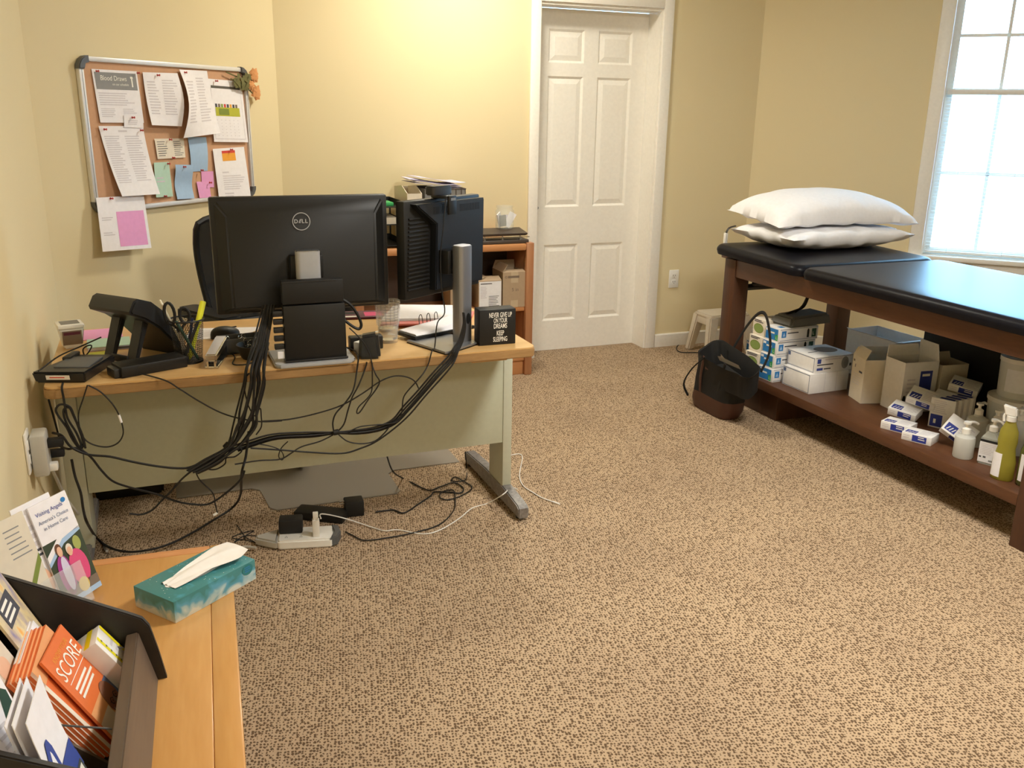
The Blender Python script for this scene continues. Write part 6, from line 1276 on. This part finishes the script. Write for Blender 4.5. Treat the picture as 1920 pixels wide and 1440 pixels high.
    ('cable', 'black lead snaking on the carpet from under the panel toward the right desk foot', 0.003, 'rubber', [(0.72,3.03,0.242),(0.74,3.03,0.18),(0.861,3.364,0.005),(0.889,3.291,0.005),(0.927,3.206,0.005),(0.98,3.224,0.005),(1.043,3.246,0.005),(1.064,3.188,0.005),(1.039,3.137,0.005),(0.992,3.163,0.005),(0.943,3.181,0.005),(0.918,3.15,0.005),(0.857,3.096,0.005),(0.78,3.033,0.005),(0.747,3.072,0.005),(0.682,3.077,0.005)], None),
    ('cable', 'coiled thin black lead on the carpet beside the right desk foot', 0.0024, 'rubber', [(1.112,3.3,0.109),(1.153,3.404,0.005),(1.099,3.258,0.005),(1.042,3.268,0.005),(1.069,3.301,0.005),(1.089,3.24,0.005),(1.099,3.175,0.005),(1.05,3.123,0.005),(0.977,3.091,0.005),(0.948,3.121,0.005),(0.971,3.171,0.005),(1.019,3.173,0.005),(0.998,3.084,0.005),(0.959,2.987,0.005),(0.878,2.894,0.005),(0.783,2.862,0.005),(0.677,2.852,0.005),(0.591,2.86,0.005),(0.561,2.91,0.005),(0.542,2.949,0.005)], None),
    ('cable', 'white charging cable from the phone charger trailing across the carpet to the desk foot', 0.0022, 'white_plastic', [(0.441,2.843,0.12),(0.458,2.922,0.1),(0.558,3.026,0.02),(0.645,2.947,0.004),(0.678,2.91,0.004),(0.724,2.902,0.004),(0.798,2.84,0.004),(0.865,2.851,0.004),(0.959,2.918,0.004),(1.035,2.989,0.004),(1.104,3.01,0.004),(1.137,2.935,0.066),(1.192,2.986,0.066),(1.211,2.965,0.066)], None),
    ('cable', 'white charging cable end lying on the carpet right of the desk foot', 0.0022, 'white_plastic', [(1.377,3.457,0.004),(1.419,3.459,0.004),(1.412,3.408,0.004),(1.328,3.233,0.004),(1.301,3.126,0.004),(1.311,3.052,0.004),(1.325,2.988,0.004),(1.351,2.937,0.004)], None),
    ('cable', 'black twist of thin wire on the carpet left of the power strip', 0.0016, 'rubber', [(0.182,3.146,0.004),(0.196,3.076,0.004),(0.199,3.011,0.004),(0.16,3.041,0.004),(0.201,3.066,0.004),(0.237,3.069,0.004),(0.204,3.033,0.004),(0.23,2.977,0.004),(0.19,3.015,0.004),(0.163,3.001,0.004),(0.205,3.041,0.004),(0.248,3.017,0.004),(0.29,2.991,0.004)], None),
    ('cable', 'grey cord from the power strip running toward the oak table', 0.0045, 'grey_cord', [(0.228,2.912,0.014),(0.186,2.932,0.014),(0.147,2.888,0.014),(0.103,2.767,0.014),(0.063,2.656,0.014)], None),
    ('cable', 'grey cord hanging from the wall adapter down behind the leaflets', 0.005, 'grey_cord', [(-0.335,2.664,0.524),(-0.335,2.733,0.452),(-0.335,2.859,0.345),(-0.335,2.955,0.268),(-0.31,2.992,0.191),(-0.31,3.366,-0.034),(-0.245,3.065,0.01)], None),
    ('cable', 'black cord on the carpet by the stool, looping from behind the bag', 0.003, 'rubber', [(3.24,4.93,0.105),(3.237,5.023,0.004),(3.112,4.913,0.004),(3.059,4.787,0.004),(3.166,4.737,0.004),(3.224,4.704,0.004)], None),
    ('cable', 'thin black lead rising from the flat black device to the phone', 0.0022, 'rubber', [(-0.336,2.757,0.735),(-0.294,2.894,0.74),(-0.242,2.998,0.74),(-0.181,3.022,0.76)], None),
    ('cable', 'small loop of black lead between the flat device and the phone stand', 0.0022, 'rubber', [(-0.284,3.0,0.7),(-0.234,3.0,0.708),(-0.21,3.0,0.737),(-0.22,3.0,0.741),(-0.235,3.0,0.73),(-0.231,3.0,0.708),(-0.209,3.0,0.697)], None),
    ('cable', 'mouse lead bent across the desk from the stapler to the cable bundle', 0.002, 'rubber', [(0.181,3.014,0.693),(0.206,2.913,0.693),(0.192,2.823,0.693),(0.22,2.801,0.693),(0.253,2.816,0.693)], None),
    ('cable', 'thin black power lead running down the wall side of the left desk leg', 0.003, 'rubber', [(-0.34,2.924,0.6),(-0.34,2.991,0.517),(-0.34,3.058,0.424),(-0.34,3.134,0.329),(-0.34,3.165,0.237),(-0.34,3.131,0.211)], None),
]
for nm, lb, r, m, pts, g in CAB:
    o = V(pts[0]); q = MB(); q.tube([V(p)-o for p in pts], r, m, 6, 5)
    co_ = tag(q.build(nm, loc=o), lb, 'cable', g)
    if 'white tag' in lb:
        a, c = V(pts[10])-o, V(pts[9])-o; q = MB(); q.tube([a.lerp(c, .12), a.lerp(c, .8)], .0036, 'label_white', 8, 1); q.build('tag_sleeve', co_)
    if 'pale tip' in lb:
        a = V(pts[-1])-o; q = MB(); q.tube([a, a+V((-.012, 0, -.006))], .004, 'white_plastic', 8, 1); q.build('connector_tip', co_)
    if 'cable end lying' in lb:
        a = V(pts[-1])-o; d_ = (V(pts[-1])-V(pts[-2])).normalized(); q = MB(); q.tube([a, a+d_*.03], .0042, 'white_plastic', 8, 1); q.build('connector_tip', co_)
t = MB(); t.tube([(0, 0, 0), (.012, 0, .012)], .016, 'matte_black', 10, 1); tag(t.build('cable_tie', loc=CAB_TIE[0]), 'black cable tie wrapped round the lower end of the thick bundle', 'cable tie')
t = MB(); t.tube([(-.008, 0, 0), (.008, 0, .002)], .009, 'matte_black', 10, 1); tag(t.build('cable_tie', loc=CAB_TIE[1]), 'black cable tie knotting the swag in the middle of the desk front', 'cable tie')
pl2 = thing('wall_plug', 'black plug in the wall adapter with the thicker cord', 'plug', (-.327, 2.66, .553), 0)
MB().box(-.005, .04, -.014, .014, -.012, .012, 'matte_black', .004).build('plug_body', pl2)
pl3 = thing('wall_plug', 'smaller black plug low on the wall adapter', 'plug', (-.327, 2.70, .507), 0)
MB().box(-.005, .035, -.011, .011, -.011, .011, 'matte_black', .004).build('plug_body', pl3)
pl4 = thing('wall_plug', 'white plug at the bottom of the wall adapter with the grey cord', 'plug', (-.327, 2.65, .487), 0)
MB().box(-.005, .02, -.014, .014, -.011, .011, 'white_plastic', .004).build('plug_body', pl4)
